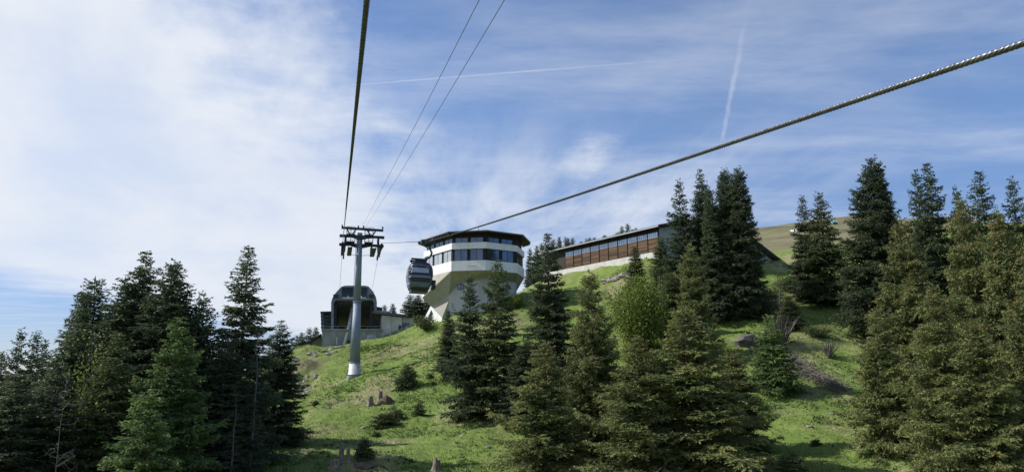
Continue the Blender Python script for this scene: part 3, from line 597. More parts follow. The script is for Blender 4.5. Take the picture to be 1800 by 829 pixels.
MB().slab(pl([(706.2, 559), (727, 559.3), (727, 586), (706.2, 590)], 127), LN * 5).build('annex_wall', 'concrete_pale', st)
MB().slab(pl([(705.5, 558), (728, 558.2), (728, 559.4), (705.5, 559.2)], 126.8), LN * 5.5).build('annex_roof', 'concrete', st)
A, B = along(708, 573.8, 126.9), along(718.5, 573.8, 126.9); win(A.xy, B.xy, A.z, along(708, 567.5, 126.9).z, -LN.xy, st, 'window_glass')
MB().slab(pl([(700, 583), (701, 571), (705, 571), (705.5, 583)], 124.95), LN * .05).build('service_door', 'dark_steel', st)
# low dark roof at the back left of the station
sd = empty('service_shed', tuple(along(560, 600, 130)), 'low shed roof and rubble wall at the left of the gondola station', 'shed')
MB().slab(pl([(541, 602), (565, 585.5), (565, 588.5), (543, 604.5)], 128), LN * 4).build('roof', 'dark_timber', sd)
MB().slab(pl([(549, 600), (566, 590), (566, 612), (549, 614)], 129), LN * 3).build('wall', 'concrete', sd)

# ------------------------------------------------------------------ ropeway tower
tb = along(622.5, 667, 100); tw_ = empty('ropeway_tower', tuple(tb), 'tall grey steel ropeway tower with crossarms and sheave trains on the meadow', 'tower')
gzt = G(tb.x, tb.y); TP = lambda z, a=0, s=0: Vector((tb.x, tb.y, 0)) + LT * a + LN * s + UP * z
ztop = along(633, 412, 100).z
MB().tube([TP(gzt - 1), TP(gzt + .28)], .98, 20).build('foundation', 'concrete', tw_)
MB().tube([TP(gzt + .28), TP(gzt + .5), TP(gzt + .52), TP(gzt + 2.0)], [.88, .88, .78, .72], 24).build('base_section', 'galvanised_pale', tw_, True)
MB().tube([TP(gzt + 2.0), TP(gzt + 9.9)], [.69, .49], 24).build('lower_section', 'galvanised', tw_, True)
MB().tube([TP(gzt + 9.9), TP(ztop + .2)], [.46, .34], 24).build('upper_section', 'galvanised', tw_, True)
for z, r_ in ((gzt + 2.0, .78), (gzt + 9.9, .57)): MB().tube([TP(z - .08), TP(z + .08)], r_, 24).build('flange', 'galvanised', tw_)
for k in range(24):
    a = k * math.pi / 12; p = TP(gzt + .28, math.cos(a) * .93, math.sin(a) * .93); MB().tube([p, p + UP * .2], .035, 5).build('anchor_bolt', 'dark_steel', tw_)
ld = MB()
for s_ in (-.2, .2): ld.bar(TP(gzt + 3, -.66, s_ - .3), TP(ztop - .3, -.45, s_ - .25), .05)
for k in range(46):
    z = gzt + 3.2 + k * (ztop - gzt - 3.8) / 46; f = k / 46; ld.bar(TP(z, -.66 + .2 * f, -.5 + .05 * f), TP(z, -.66 + .2 * f, -.1 + .05 * f), .03)
ld.build('ladder', 'galvanised', tw_)
AL, AR = along(602.6, 424, 98).dot(LT), 5.35         # where the two ropes run, to the right of the viewer's own line
tc = tb.dot(LT); relL, relR = AL - tc, AR - tc
za_u, za_l = along(633, 417, 100).z, along(633, 430, 100).z
for nm, z, dep, s_ in (('crossarm', za_u, .42, -.35), ('crossarm', za_l, .42, .55)):
    m = MB()
    for sg, re in ((-1, relL - .45), (1, relR + .45)):
        m.slab([TP(z - dep * 1.1, 0, s_ - .18), TP(z - dep * .2, re * .45, s_ - .18), TP(z - dep * .35, re, s_ - .18), TP(z + dep * .5, re, s_ - .18), TP(z + dep * .55, re * .45, s_ - .18), TP(z + dep * .5, 0, s_ - .18)], LN * .36)
    m.build(nm, 'dark_steel', tw_)
zg = along(633, 402, 100).z
MB().bar(TP(zg + .05, relL - .25, 0), TP(zg - .1, relR + .3, 0), .3, .3).build('gantry_beam', 'dark_steel', tw_)
for c_ in (relL * .52, relR * .55):
    for d_ in (-.62, .62): MB().bar(TP(za_u + .1, c_, 0), TP(zg - .1, c_ + d_, 0), .16).build('gantry_strut', 'dark_steel', tw_)
for a_ in (relL - .15, relR + .2, -.25, .45): MB().box(TP(zg + .28, a_, 0), LT * .1, LN * .12, UP * .14).build('rope_lug', 'dark_steel', tw_)
for sg in (-1, 1):                                   # work platforms with railings between the arms
    for z in (za_u + .25, za_l + .25):
        m = MB(); c0 = sg * .65; c1 = sg * 1.75
        m.box(TP(z, (c0 + c1) / 2, 0), LT * .55, LN * .9, UP * .03)
        for cc in (c0, (c0 + c1) / 2, c1):
            for s_ in (-.9, .9): m.bar(TP(z, cc, s_), TP(z + 1.0, cc, s_), .04)
        for h in (.5, 1.0):
            for s_ in (-.9, .9): m.bar(TP(z + h, c0, s_), TP(z + h, c1, s_), .04)
        m.build('work_platform', 'dark_steel', tw_)
SH = {}
for nm, a_, ztop_px in (('left', AL, (602.6, 424)), ('right', AR, (667, 427))):
    z0 = along(*ztop_px, 97).z; prof = lambda q, z0=z0: z0 + .165 * q - .027 * q * q
    SH[nm] = [line(97 + q, a_, prof(q)) for q in np.linspace(0, 7.4, 16)]
    sg = -1 if nm == 'left' else 1; inn = -sg
    for k in range(10):
        q = .3 + k * .75; c_ = line(97 + q, a_, prof(q) - .26)
        MB().tube([c_ - LT * .09, c_ + LT * .09], .26, 16).build('sheave', 'rubber', tw_)
        MB().tube([c_ - LT * .10, c_ + LT * .10], .07, 8).build('sheave_axle', 'galvanised', tw_)
    for k in range(5):
        q = .3 + k * 1.5; m = MB()
        for o_ in (-.13, .13): m.bar(line(97 + q, a_ + o_, prof(q) - .27), line(97 + q + .75, a_ + o_, prof(q + .75) - .27), .05, .26); m.bar(line(97 + q + .37, a_ + o_, prof(q + .37) - .3), line(97 + q + .37, a_ + o_, prof(q + .37) - .75), .05, .2)
        m.build('rocker', 'dark_steel', tw_)
    m = MB(); m.bar(line(97.5, a_ + inn * .2, prof(.5) - .8), line(100.3, a_ + inn * .2, prof(3.3) - .95), .2, .5); m.bar(line(100.3, a_ + inn * .2, prof(3.3) - .95), line(104, a_ + inn * .2, prof(7) - .8), .2, .5); m.build('sheave_beam', 'dark_steel', tw_)
    m = MB(); cz = prof(3.3)                          # catwalk beside the train
    m.box(line(100.6, a_ + inn * .95, cz - .95), LT * .3, LN * 3.4, UP * .04)
    for q in np.linspace(-3.3, 3.3, 7): m.bar(line(100.6 + q, a_ + inn * 1.2, cz - .95), line(100.6 + q, a_ + inn * 1.2, cz + .1), .04); m.bar(line(100.6 + q, a_ + inn * .7, cz - .95), line(100.6 + q, a_ + inn * .7, cz - .5), .04)
    for h in (-.4, .1): m.bar(line(97.3, a_ + inn * 1.2, cz + h), line(103.9, a_ + inn * 1.2, cz + h), .04)
    m.build('catwalk', 'dark_steel', tw_)
    for s_ in (99.65, 100.55): MB().bar(line(s_, a_ + inn * .35, za_u - .15), line(s_, a_ + inn * .25, cz - 1.0), .22, .3).build('hanger_bracket', 'dark_steel', tw_)
    MB().bar(TP(za_l - 1.3, relL * .75 if nm == 'left' else relR * .75), TP(za_l - 1.5, 0), .05).build('tie_rod', 'galvanised', tw_)

# ------------------------------------------------------------------ ropes
def dense(pts, step_near, step_far, near=45):
    out = [pts[0]]
    for a, b in zip(pts[:-1], pts[1:]):
        ln = (b - a).length; p = 0
        while p < ln - 1e-4:
            q = a + (b - a) * (p / ln); p += step_near if q.length < near else step_far; out.append(a + (b - a) * min(1, p / ln))
    return out
def rope(name, pts, rad, label, group=None, lay=.34, strands=6, mat='rope'):
    pts = dense(pts, .04, .5, 36); P_ = np.array([tuple(p) for p in pts]); T_ = unit(np.gradient(P_, axis=0)); up = np.array([0, 0, 1.0])
    A = unit(np.cross(T_, up)); B = np.cross(A, T_); d = np.concatenate([[0], np.cumsum(np.linalg.norm(np.diff(P_, axis=0), axis=1))])
    nseg = strands * 4; th = np.linspace(0, 2 * np.pi, nseg, endpoint=False)
    lob = np.abs(np.cos(th * strands / 2)) ** .6                   # six round strands with grooves between
    ang = th[None] + (d / lay * 2 * np.pi)[:, None]; rr_ = rad * (.80 + .26 * lob)[None]
    V = P_[:, None] + (A[:, None] * np.cos(ang)[..., None] + B[:, None] * np.sin(ang)[..., None]) * rr_[..., None]
    i, k = np.meshgrid(np.arange(len(P_) - 1), np.arange(nseg), indexing='ij'); k2 = (k + 1) % nseg
    F_ = np.stack([i * nseg + k, i * nseg + k2, (i + 1) * nseg + k2, (i + 1) * nseg + k], -1).reshape(-1, 4)
    return tag(link(name, np_mesh(name, V.reshape(-1, 3), F_, smooth=False), mat), label, 'rope', group)
simple('rope', (.065, .068, .075), (.11, .115, .12), 9, .36, .8, .6)
near = at(645, 0, 6.2); far_ = SH['left'][0]; bk_ = near + (near - far_).normalized() * 75 - UP * 1.0
rope('haul_rope', [bk_, near, far_] + SH['left'][1:] + [along(597, 510, 127)], .029, 'thick steel haul rope running up from the tower straight overhead, left of the picture', 'haul ropes')
RP = [(1800, 78), (1600, 141.7), (1400, 213), (1240, 268), (1073, 323), (907, 377), (807, 409), (752, 424)]
q3 = [beside(x, y, AR) for x, y in RP]; ss = np.array([p.dot(LN) for p in q3]); zs_ = np.array([p.z for p in q3]); cf = np.polyfit(ss, zs_, 2, w=1 / (ss + 3))
s_g = ss[-1]
rp = [line(s_, AR, float(np.polyval(cf, s_))) for s_ in np.concatenate([np.linspace(-70, -10, 6), np.linspace(0, s_g, 40)])]
rope('haul_rope', rp + SH['right'] + [along(655, 505, 127)], .029, 'steel haul rope slanting from the tower past the hanging cabin to the upper right', 'haul ropes')
grip = rp[-1]
for (pts, a_, lab) in (([(842.5, 0), (740.5, 200), (681, 313)], 2.85, 'thin upper left signal wire running from the tower top into the sky'), ([(887, 0), (767, 200), (696, 316)], 3.3, 'thin upper right signal wire running from the tower top into the sky')):
    p3 = [beside(x, y, a_) for x, y in pts]; end = TP(zg + .35, a_ - tc, 0); b_ = p3[0] + (p3[0] - p3[1]).normalized() * 60
    m = MB(); m.tube([b_] + p3 + [end], .009, 6); tag(m.build('signal_wire', 'wire'), lab, 'wire', 'signal wires')
for x0, y0 in ((626.5, 455),):
    pass

# ------------------------------------------------------------------ gondola cabin
gc = along(735.5, 511, s_g); cb = empty('gondola_cabin', tuple(gc), 'grey and black gondola cabin with dark windows hanging in front of the white building', 'gondola cabin')
roll = R(2.0); cx_ = LT * math.cos(roll) - UP * math.sin(roll); cz_ = UP * math.cos(roll) + LT * math.sin(roll)
LV = [(z * .90, x * .92, y * .92) for z, x, y in ((0, .58, .74), (.08, .66, .84), (.35, .75, .93), (.75, .82, 1.0), (1.1, .835, 1.02), (1.45, .80, .98), (1.72, .71, .88), (1.86, .60, .76), (1.92, .45, .56))]
def hxy(z):
    for a, b in zip(LV[:-1], LV[1:]):
        if z <= b[0]: f = (z - a[0]) / (b[0] - a[0]); f2 = f; return a[1] + (b[1] - a[1]) * f2, a[2] + (b[2] - a[2]) * f2
    return LV[-1][1:]
def cab(z, th, o=0.0):                               # point on the cabin skin, th measured round the plan
    hx, hy = hxy(z); c_, s_ = math.cos(th), math.sin(th); e_ = 2 / 5
    return gc + cx_ * (math.copysign(abs(c_) ** e_, c_) * (hx + o)) + LN * (math.copysign(abs(s_) ** e_, s_) * (hy + o)) + cz_ * z
def skin(z0, z1, t0, t1, o, nz=6, nt=14, thick=.03):
    m = MB(); z0 *= .90; z1 *= .90 
    for lay_ in (o, o - thick):
        for i in range(nz + 1):
            for k in range(nt + 1): m.v.append(tuple(cab(z0 + (z1 - z0) * i / nz, t0 + (t1 - t0) * k / nt, lay_)))
    N = (nz + 1) * (nt + 1); w = nt + 1
    for i in range(nz):
        for k in range(nt): a = i * w + k; m.f.append((a, a + 1, a + w + 1, a + w))
    for k in range(nt): m.f.append((k, k + 1, N + k + 1, N + k)); m.f.append((nz * w + k, nz * w + k + 1, N + nz * w + k + 1, N + nz * w + k))
    for i in range(nz): m.f.append((i * w, (i + 1) * w, N + (i + 1) * w, N + i * w)); m.f.append((i * w + nt, (i + 1) * w + nt, N + (i + 1) * w + nt, N + i * w + nt))
    return m
m = MB(); nt = 48
for z, *_ in LV:
    for k in range(nt): m.v.append(tuple(cab(z, 2 * math.pi * k / nt)))
for i in range(len(LV) - 1):
    for k in range(nt): m.f.append((i * nt + k, i * nt + (k + 1) % nt, (i + 1) * nt + (k + 1) % nt, (i + 1) * nt + k))
m.f.append(tuple(range(nt - 1, -1, -1))); m.f.append(tuple(range((len(LV) - 1) * nt, len(LV) * nt)))
m.build('shell', 'cabin_silver', cb, True)
FQ = (R(-128), R(-52))                               # the end that faces down the valley
def face(name, z0, z1, mat, o, t0=FQ[0], t1=FQ[1], par=cb): return skin(z0, z1, t0, t1, o).build(name, mat, par, True)
fw_ = face('front_window', .98, 1.72, 'cabin_glass', .02)
face('painted_reflection', 1.12, 1.46, 'reflection_grey', .032, R(-118), R(-74), fw_)  # pale patch painted in as a reflection on the dark window
face('sticker', 1.50, 1.58, 'red_paint', .032, R(-84), R(-64), fw_)
face('upper_band', 1.585, 1.66, 'cabin_silver', .03, R(-124), R(-56), fw_)
face('lower_window', .50, .80, 'cabin_glass', .02)
face('end_bumper', -.0, .16, 'cabin_dark', .02, R(-135), R(-45))
face('roof_band', 1.76, 1.90, 'cabin_dark', .015, R(-140), R(-40))
for t0, t1, nm in ((R(137), R(223), 'door_window'), (R(-43), R(43), 'door_window')):
    d_ = skin(.30, 1.70, t0, t1, .018).build('door', 'cabin_silver', cb, True); skin(.95, 1.66, t0 + .06, t1 - .06, .03).build(nm, 'cabin_glass', d_, True)
skin(.5, 1.72, R(52), R(128), .02).build('rear_window', 'cabin_glass', cb, True)
for tt in (R(-133), R(-47)): face('corner_trim', .78, 1.30, 'cabin_dark', .025, tt - .05, tt + .05)
for z_ in (.64, .70): face('painted_glint', z_ + .16, z_ + .185, 'fascia_metal', .03)  # thin pale strips standing in for highlights on the silver band
fl = MB()
fl.box(gc - cz_ * .05, cx_ * .52, LN * .66, cz_ * .06); fl.build('floor_pan', 'cabin_dark', cb)
rk = MB()
for z_ in (.25, .62): rk.box(gc + cx_ * .88 + cz_ * z_, cx_ * .10, LN * .45, cz_ * .05)
for y_ in (-.4, -.15, .1, .35): rk.box(gc + cx_ * .90 + cz_ * .40 + LN * y_, cx_ * .09, LN * .05, cz_ * .26)
rk.build('ski_rack', 'cabin_dark', cb)
rf = gc + cz_ * 1.74
m = MB(); m.box(rf + cz_ * .07, cx_ * .36, LN * .5, cz_ * .06)
for y_ in (-.42, .42): m.box(rf + cz_ * .17 + LN * y_ - cx_ * .1, cx_ * .5, LN * .06, cz_ * .05)
m.tube([rf - cx_ * .55 - LN * .4 - cz_ * .1, rf - cx_ * .62 - LN * .5 + cz_ * .06], .05, 8); m.build('roof_frame', 'cabin_dark', cb)
g0 = grip - UP * .12
MB().tube([rf + cz_ * .15, rf + cz_ * .22 + cx_ * .25, rf + cz_ * .40 + cx_ * .58, rf + cz_ * .70 + cx_ * .70, g0 + LT * .14 - UP * .35, g0 + LT * .12], .065, 8).build('hanger_arm', 'dark_steel', cb, True)
m = MB(); m.box(g0 + UP * .03, LT * .14, LN * .42, UP * .10); m.box(g0 - LT * .22 + UP * .06, LT * .2, LN * .2, UP * .13); m.box(g0 + LT * .3 + UP * .05, LT * .16, LN * .12, UP * .10)
for y_ in (-.36, .36): m.tube([g0 + LN * y_ - LT * .2 - UP * .02, g0 + LN * y_ + LT * .2 - UP * .02], .11, 12)
m.tube([g0 + LT * .22 + UP * .12, g0 + LT * .34 + UP * .34], .05, 8); m.build('grip', 'dark_steel', cb)

# ------------------------------------------------------------------ fence, stumps, stones
def on(px, py, d): p = at(px, py, d); return Vector((p.x, p.y, G(p.x, p.y)))
def fence(name, posts, h, label):
    f = empty(name, tuple(posts[0]), label, 'railing')
    for p in posts: MB().bar(p - UP * .4, p + UP * h, .1).build('post', 'galvanised_pale', f)
    for hh in (h - .06, h * .5):
        m = MB()
        for a, b in zip(posts[:-1], posts[1:]): m.bar(a + UP * hh, b + UP * hh, .045)
        m.build('rail', 'galvanised', f)
fence('path_railing', [on(x, 590, d) for x, d in ((634, 118.5), (647, 118.5), (660, 118.8), (673, 119), (686, 119.3), (700, 119.8), (714, 120.5), (727, 121.5))], .95, 'thin metal railing climbing the grass edge beside the gondola station')
fence('path_railing', [on(x, 520, d) for x, d in ((878, 116), (893, 117), (908, 118), (922, 119.5))], .9, 'thin metal railing on the slope right of the white building')
def stump(px, d, h, r0, lean, seed, label, group='cut tree stumps'):
    r = np.random.default_rng(seed); p = on(px, 700, d); m = MB(); n = 11; lv = (-.3, 0, .12, .35, .7, 1.0); rs = (1.9, 1.75, 1.35, 1.1, 1.0, .94)
    wob = r.uniform(.82, 1.2, n); cut = r.uniform(-.18, .12, n)
    for i, (l, q) in enumerate(zip(lv, rs)):
        for k in range(n):
            a = 6.283 * k / n; rr_ = r0 * q * (wob[k] if i > 1 else wob[k] ** 2.2)
            z = l * h + (cut[k] * h if i == 5 else 0); m.v.append((p.x + math.cos(a) * rr_ + lean * l * h, p.y + math.sin(a) * rr_, p.z + z))
    for i in range(5):
        for k in range(n): m.f.append((i * n + k, i * n + (k + 1) % n, (i + 1) * n + (k + 1) % n, (i + 1) * n + k))
    m.v.append((p.x + lean * h, p.y, p.z + h * .9)); c_ = len(m.v) - 1
    for k in range(n): m.f.append((5 * n + k, 5 * n + (k + 1) % n, c_))
    tag(m.build('tree_stump', 'stump_wood'), label, 'stump', group)
stump(651, 84, 1.0, .3, 0, 1, 'short grey stump left of its neighbour in the middle of the meadow')
stump(668, 84.5, 1.5, .30, .0, 2, 'pale upright stump beside the dark root plate in the middle meadow')
stump(604, 60, 1.35, .19, .05, 3, 'tall narrow grey stump at the lower edge of the meadow')
stump(616, 59.5, .95, .13, .0, 4, 'thin splintered stump between two larger ones at the lower edge')
stump(633, 61, 1.25, .26, .22, 5, 'leaning pale stump at the lower edge beside a small fir')
stump(594, 58.5, .55, .3, 0, 6, 'low dark stump at the lower left edge of the meadow')
stump(769, 57.5, .95, .26, .05, 7, 'single broken stump at the bottom middle of the picture')
def stone(p, sx, sy, sz, seed, name, mat, label=None, cat=None, group=None, parent=None):
    r = np.random.default_rng(seed); m = MB(); nl, n = 8, 13; lum = r.uniform(.72, 1.2, (5, 5))
    for i in range(nl + 1):
        f = math.pi * i / nl
        for k in range(n):
            a = 6.283 * k / n; q = lum[int(i * 4.9 / 8), int(k * 4.99 / n)] * r.uniform(.86, 1.1); m.v.append((p.x + math.sin(f) * math.cos(a) * sx * q, p.y + math.sin(f) * math.sin(a) * sy * q, p.z + math.cos(f) * sz * q))
    for i in range(nl):
        for k in range(n): m.f.append((i * n + k, i * n + (k + 1) % n, (i + 1) * n + (k + 1) % n, (i + 1) * n + k))
    return tag(m.build(name, mat, parent), label, cat, group)
stone(on(679, 700, 84.3), .95, .7, .75, 50, 'root_plate', 'earth', 'dark earthy root plate beside the pale stump in the middle meadow', 'root plate')
stone(on(646, 820, 59.3), 1.1, .8, .38, 51, 'earth_mound', 'earth', 'bare brown earth mound around the stumps at the bottom edge', 'mound')
rs_ = random.Random(3)
for k in range(26):
    x_, d_ = rs_.uniform(516, 556), rs_.uniform(95, 114); p = on(x_, 650, d_); q = rs_.uniform(.12, .42)
    stone(p, q * rs_.uniform(1, 1.5), q, q * rs_.uniform(.6, 1.0), 60 + k, 'stone', 'rock', 'grey stone in the eroded bank below the gondola station', 'stone', 'stones in the eroded bank')
for k, (x_, d_) in enumerate(((570, 114), (582, 115), (592, 115.5), (600, 116.5), (576, 112), (588, 113.5))):
    stone(on(x_, 630, d_), .55, .4, .3, 120 + k, 'stone', 'rock', 'flat stone in the broken edge just below the station wall', 'stone', 'stones below the station wall')
for k, (x_, d_) in enumerate(((1075, 122), (1085, 121), (1096, 120.5), (1108, 119), (1066, 123))):
    stone(on(x_, 490, d_), 1.1, .8, .6, 140 + k, 'stone', 'rock', 'grey stone in the scree below the timber hall', 'stone', 'stones below the hall')
for k, (x_, d_) in enumerate(((578, 84), (637, 86), (700, 92), (742, 82), (498, 78), (640, 76), (813, 70), (1420, 60), (1460, 64), (860, 66))):
    stone(on(x_, 700, d_), .28, .22, .15, 160 + k, 'stone', 'rock', 'small loose stone lying in the short grass of the meadow', 'stone', 'loose stones in the meadow')
def patch(name, pts, mat, label, cat):
    r_ = []
    for a, b in zip(pts, pts[1:] + pts[:1]): r_ += [a, ((a[0] + b[0]) / 2, (a[1] + b[1]) / 2 + random.uniform(-1, 1), (a[2] + b[2]) / 2)]
    P_ = [at(*q) for q in r_]; N_ = 6; c_ = sum(P_, Vector()) / len(P_); m = MB(); n = len(P_)
    for i in range(N_ + 1):
        for p in P_: q = p.lerp(c_, i / N_); m.v.append((q.x, q.y, G(q.x, q.y) + .25 + .35 * min(1, i / 2)))
    for i in range(N_):
        for k in range(n): m.f.append((i * n + k, i * n + (k + 1) % n, (i + 1) * n + (k + 1) % n, (i + 1) * n + k))
    tag(m.build(name, mat), label, cat)
def up_to(px, py):                                   # distance at which the sight line meets the hill
    ds = np.linspace(150, 420, 500); r = ray(px, py); k = ds / r.y; gz = ground(r.x * k, r.y * k); hit = np.nonzero(gz >= r.z * k)[0]
    return float(ds[hit[0]]) if len(hit) else 350.0
for nm, mt, lab, ct, pp in (('snow_patch', 'snow', 'white remnant of snow on the dry hillside behind the spruces', 'snow patch', [(1388, 407), (1402, 403.5), (1420, 402.5), (1420, 405.5), (1405, 407), (1396, 408.5)]),
                            ('blue_netting', 'netting', 'patch of blue netting high on the dry hillside', 'netting', [(1456, 387), (1466, 388.5), (1474, 390.8), (1466, 391), (1459, 390)])):
    patch(nm, [(x, y, up_to(x, y)) for x, y in pp], mt, lab, ct)

# ------------------------------------------------------------------ trees
N, D, O, FRS = 'needles', 'needles_deep', 'needles_olive', 'needles_fresh'
GL, GM, GR, GF, GB = 'spruces in the left wood', 'spruces on the middle slope', 'spruces in the right wood', 'cone-bearing spruces in front', 'far trees on the ridge'
for a in [
 ('slim', D, 8, 618, 78, 2.55, 'small dark spruce cut by the left edge of the picture', GL),
 ('open', D, 36, 580, 76, 2.96, 'leftmost of the three pointed spruce tops near the left edge', GL),
 ('slim', D, 62, 584, 78, 2.42, 'middle one of the three pointed spruce tops near the left edge', GL),
 ('open2', D, 82, 597, 75, 2.42, 'rightmost and lowest of the three pointed spruce tops near the left edge', GL),
 ('c', D, 182, 485, 62, 4.93, 'tall dark spruce forming the left shoulder of the big left clump', GL),
 ('a', D, 216, 486, 58, 4.7, 'dark spruce just left of the highest tops in the left clump', GL),
 ('b', D, 254, 446, 60, 4.93, 'highest spruce of the big left clump', GL),
 ('c', D, 284, 457, 57, 4.7, 'dark spruce just right of the highest top in the left clump', GL),
 ('open', D, 311, 461, 62, 3.7, 'slender spruce at the right shoulder of the big left clump', GL),
 ('a', D, 140, 566, 55, 4.93, 'dark spruce low on the left flank of the left clump', GL),
 ('b', D, 100, 640, 48, 4.7, 'dark spruce low in front near the left edge', GL),
 ('a', D, 30, 655, 46, 4.7, 'dark spruce in the bottom left corner', GL),
 ('b', N, 205, 590, 50, 4.26, 'spruce in the middle of the left clump below the highest tops', GL),
 ('open2', D, 364, 516, 61, 3.7, 'spruce between the left clump and the lone tall spruce', GL),
 ('open2', D, 345, 532, 58, 3.36, 'smaller spruce top tucked left of the gap in the left wood', GL),
 ('b', D, 437, 438, 62, 4.82, 'tall ragged spruce standing highest at the right of the left wood', GL),
 ('a', D, 492, 562, 70, 3.47, 'dark spruce at the right end of the left wood beside the meadow', GL),
 ('a', D, 400, 590, 57, 3.58, 'dark spruce at the foot of the tall ragged spruce', GL),
 ('fresh', FRS, 312, 560, 49, 3.92, 'spruce with bright new shoots in front of the left wood', GL),
 ('fresh', FRS, 268, 690, 42, 3.36, 'low bright green conifer at the bottom of the left wood', GL),
 ('open', D, 827, 483, 77, 3.0, 'left of the two ragged spruces in front of the white building', GM),
 ('open2', N, 873, 456, 76, 3.6, 'right of the two ragged spruces in front of the white building', GM),
 ('slim', D, 790, 545, 90, 1.8, 'small dark spruce below the left foot of the white building', GM),
 ('b', D, 964, 413, 84, 4.5, 'tall dark spruce between the white building and the timber hall', GM),
 ('a', D, 925, 590, 72, 3.0, 'dark spruce low between the two ragged ones and the tall dark one', GM),
 ('cone', O, 1043, 478, 58, 4.18, 'front spruce with a visible grey trunk below the timber hall', GF),
 ('cone2', O, 958, 600, 53, 3.74, 'brownish spruce at the bottom left of the front group', GF),
 ('cone', O, 1192, 545, 51, 6.16, 'broad spruce spreading its branches at the bottom centre right', GF),
 ('cone2', O, 1120, 590, 50, 3.85, 'spruce wedged between the two big front spruces', GF),
 ('slim', N, 1118, 433, 110, 2.2, 'small spruce standing against the boarded wall of the hall', GM),
 ('slim', N, 1158, 416, 106, 2.7, 'small spruce at the right end of the hall windows', GM),
 ('cone3', O, 1212, 428, 82, 2.9, 'cone-laden spruce in front of the dark central clump', GM),
 ('open', D, 1193, 318, 100, 3.3, 'lowest and leftmost top of the tall dark central clump', GM),
 ('a', D, 1232, 296, 101, 3.4, 'ragged second top of the tall dark central clump', GM),
 ('dense', D, 1274, 300, 98, 4.0, 'third top of the tall dark central clump', GM),
 ('dense', D, 1291, 297, 96, 4.1, 'rightmost dense top of the tall dark central clump', GM),
 ('c', D, 1256, 330, 96, 3.4, 'half hidden top in the middle of the dark central clump', GM),
 ('slim', N, 1180, 480, 92, 2.88, 'small green spruce behind the bright leafy tree', GM),
 ('open', D, 1410, 345, 103, 2.88, 'left and lower of the twin spruces before the dry hillside', GR),
 ('open2', N, 1440, 338, 101, 3.79, 'right and taller of the twin spruces before the dry hillside', GR),
 ('dense', D, 1524, 280, 82, 4.6, 'tallest blunt-topped spruce at the left of the right wood', GR),
 ('b', D, 1548, 300, 84, 3.45, 'spruce close behind the tallest one of the right wood', GR),
 ('open', D, 1608, 302, 78, 3.1, 'left one of the paired tops in the right wood', GR),
 ('b', D, 1629, 290, 77, 4.14, 'right one of the paired tops in the right wood', GR),
 ('open2', D, 1683, 330, 76, 2.64, 'short spiky top between the paired tops and the right edge', GR),
 ('b', D, 1722, 305, 74, 4.14, 'broad ragged top near the right edge', GR),
 ('open', D, 1778, 316, 73, 3.1, 'thin top at the right edge with sky showing through', GR),
 ('cone3', O, 1588, 385, 60, 3.52, 'olive cone-laden spruce at the left front of the right wood', GF),
 ('cone2', O, 1690, 350, 54, 3.41, 'bright olive spruce in the middle front of the right wood', GF),
 ('cone3', O, 1752, 372, 50, 3.3, 'olive cone-laden spruce at the right front of the right wood', GF),
 ('cone', O, 1535, 540, 52, 2.97, 'low brownish spruce at the left foot of the right wood', GF),
 ('cone2', O, 1640, 500, 46, 3.19, 'low brownish spruce at the bottom middle of the right wood', GF),
 ('cone', O, 1800, 430, 46, 3.52, 'olive spruce cut by the right edge of the picture', GF),
 ('c', D, 236, 463, 58, 4.48, 'dark spruce filling the left clump just below its highest top', GL),
 ('a', D, 332, 498, 59, 3.58, 'dark spruce stepping down right of the big left clump', GL),
 ('b', D, 150, 520, 59, 4.26, 'dark spruce on the left slope of the big left clump', GL),
 ('cone3', O, 1715, 560, 43, 3.08, 'low olive spruce in front at the bottom right', GF),
 ('cone2', O, 1285, 610, 56, 3.3, 'spruce leaning out at the right of the broad front spruce', GF),
 ('young', FRS, 1354, 556, 71, 2.64, 'young bright conical spruce standing alone beside the heap of dead branches', None),
 ('young', N, 1392, 792, 47, 1.56, 'tiny fir at the bottom edge right of the broad spruce', None),
 ('slim', N, 1388, 520, 88, 1.92, 'small dull spruce above the bare shrub', GM),
 ('slim', D, 678, 536, 150, 2.16, 'left one of the small spruces over the station roof', GB),
 ('c', D, 690, 533, 150, 2.4, 'right one of the small spruces over the station roof', GB),
 ('slim', D, 718, 518, 140, 3.12, 'left spruce in the gap left of the white building', GB),
 ('c', D, 733, 517, 139, 3.12, 'middle spruce in the gap left of the white building', GB),
 ('slim', D, 748, 522, 141, 2.88, 'right spruce in the gap left of the white building', GB),
 ('c', D, 662, 538, 150, 2.16, 'small spruce directly behind the curved station hood', GB),
 ('slim', D, 523, 589, 165, 2.64, 'first far spruce left of the gondola station', GB),
 ('c', D, 535, 583, 165, 2.64, 'second far spruce left of the gondola station', GB),
 ('slim', D, 547, 576, 168, 2.88, 'third far spruce left of the gondola station', GB),
 ('c', D, 558, 574, 168, 2.88, 'fourth far spruce next to the station side bay', GB),
]: tree(*a)
for k in range(26):                                  # the row of spruces behind the hall and the white building
    x_ = 934 + k * 9.3 + rs_.uniform(-4, 4); prof_ = np.interp(x_, [934, 945, 985, 1000, 1012, 1022, 1050, 1067, 1080, 1088, 1105, 1122, 1130, 1175], [436, 430, 417, 415, 424, 417, 417, 411, 414, 400, 396, 397, 409, 407])
    tree(('slim', 'c')[k % 2], D, x_, prof_ + rs_.uniform(-3, 6), rs_.uniform(172, 190), rs_.uniform(2.2, 2.8), ('dark spruce in the gap between the white building and the timber hall' if x_ < 985 else 'dark spruce peeking over the lower left half of the hall roof' if x_ < 1075 else 'dark spruce peeking over the higher right half of the hall roof'), 'spruces behind the hall')
DW = 'dead_wood'
tree('dead', DW, 454, 580, 58, 2.2, 'tall dead spruce with bare grey branches beside the meadow', 'dead spruces', wood=DW)
tree('dead', DW, 416, 680, 55, 1.5, 'lower dead spruce with dry grey twigs in the left wood', 'dead spruces', wood=DW)
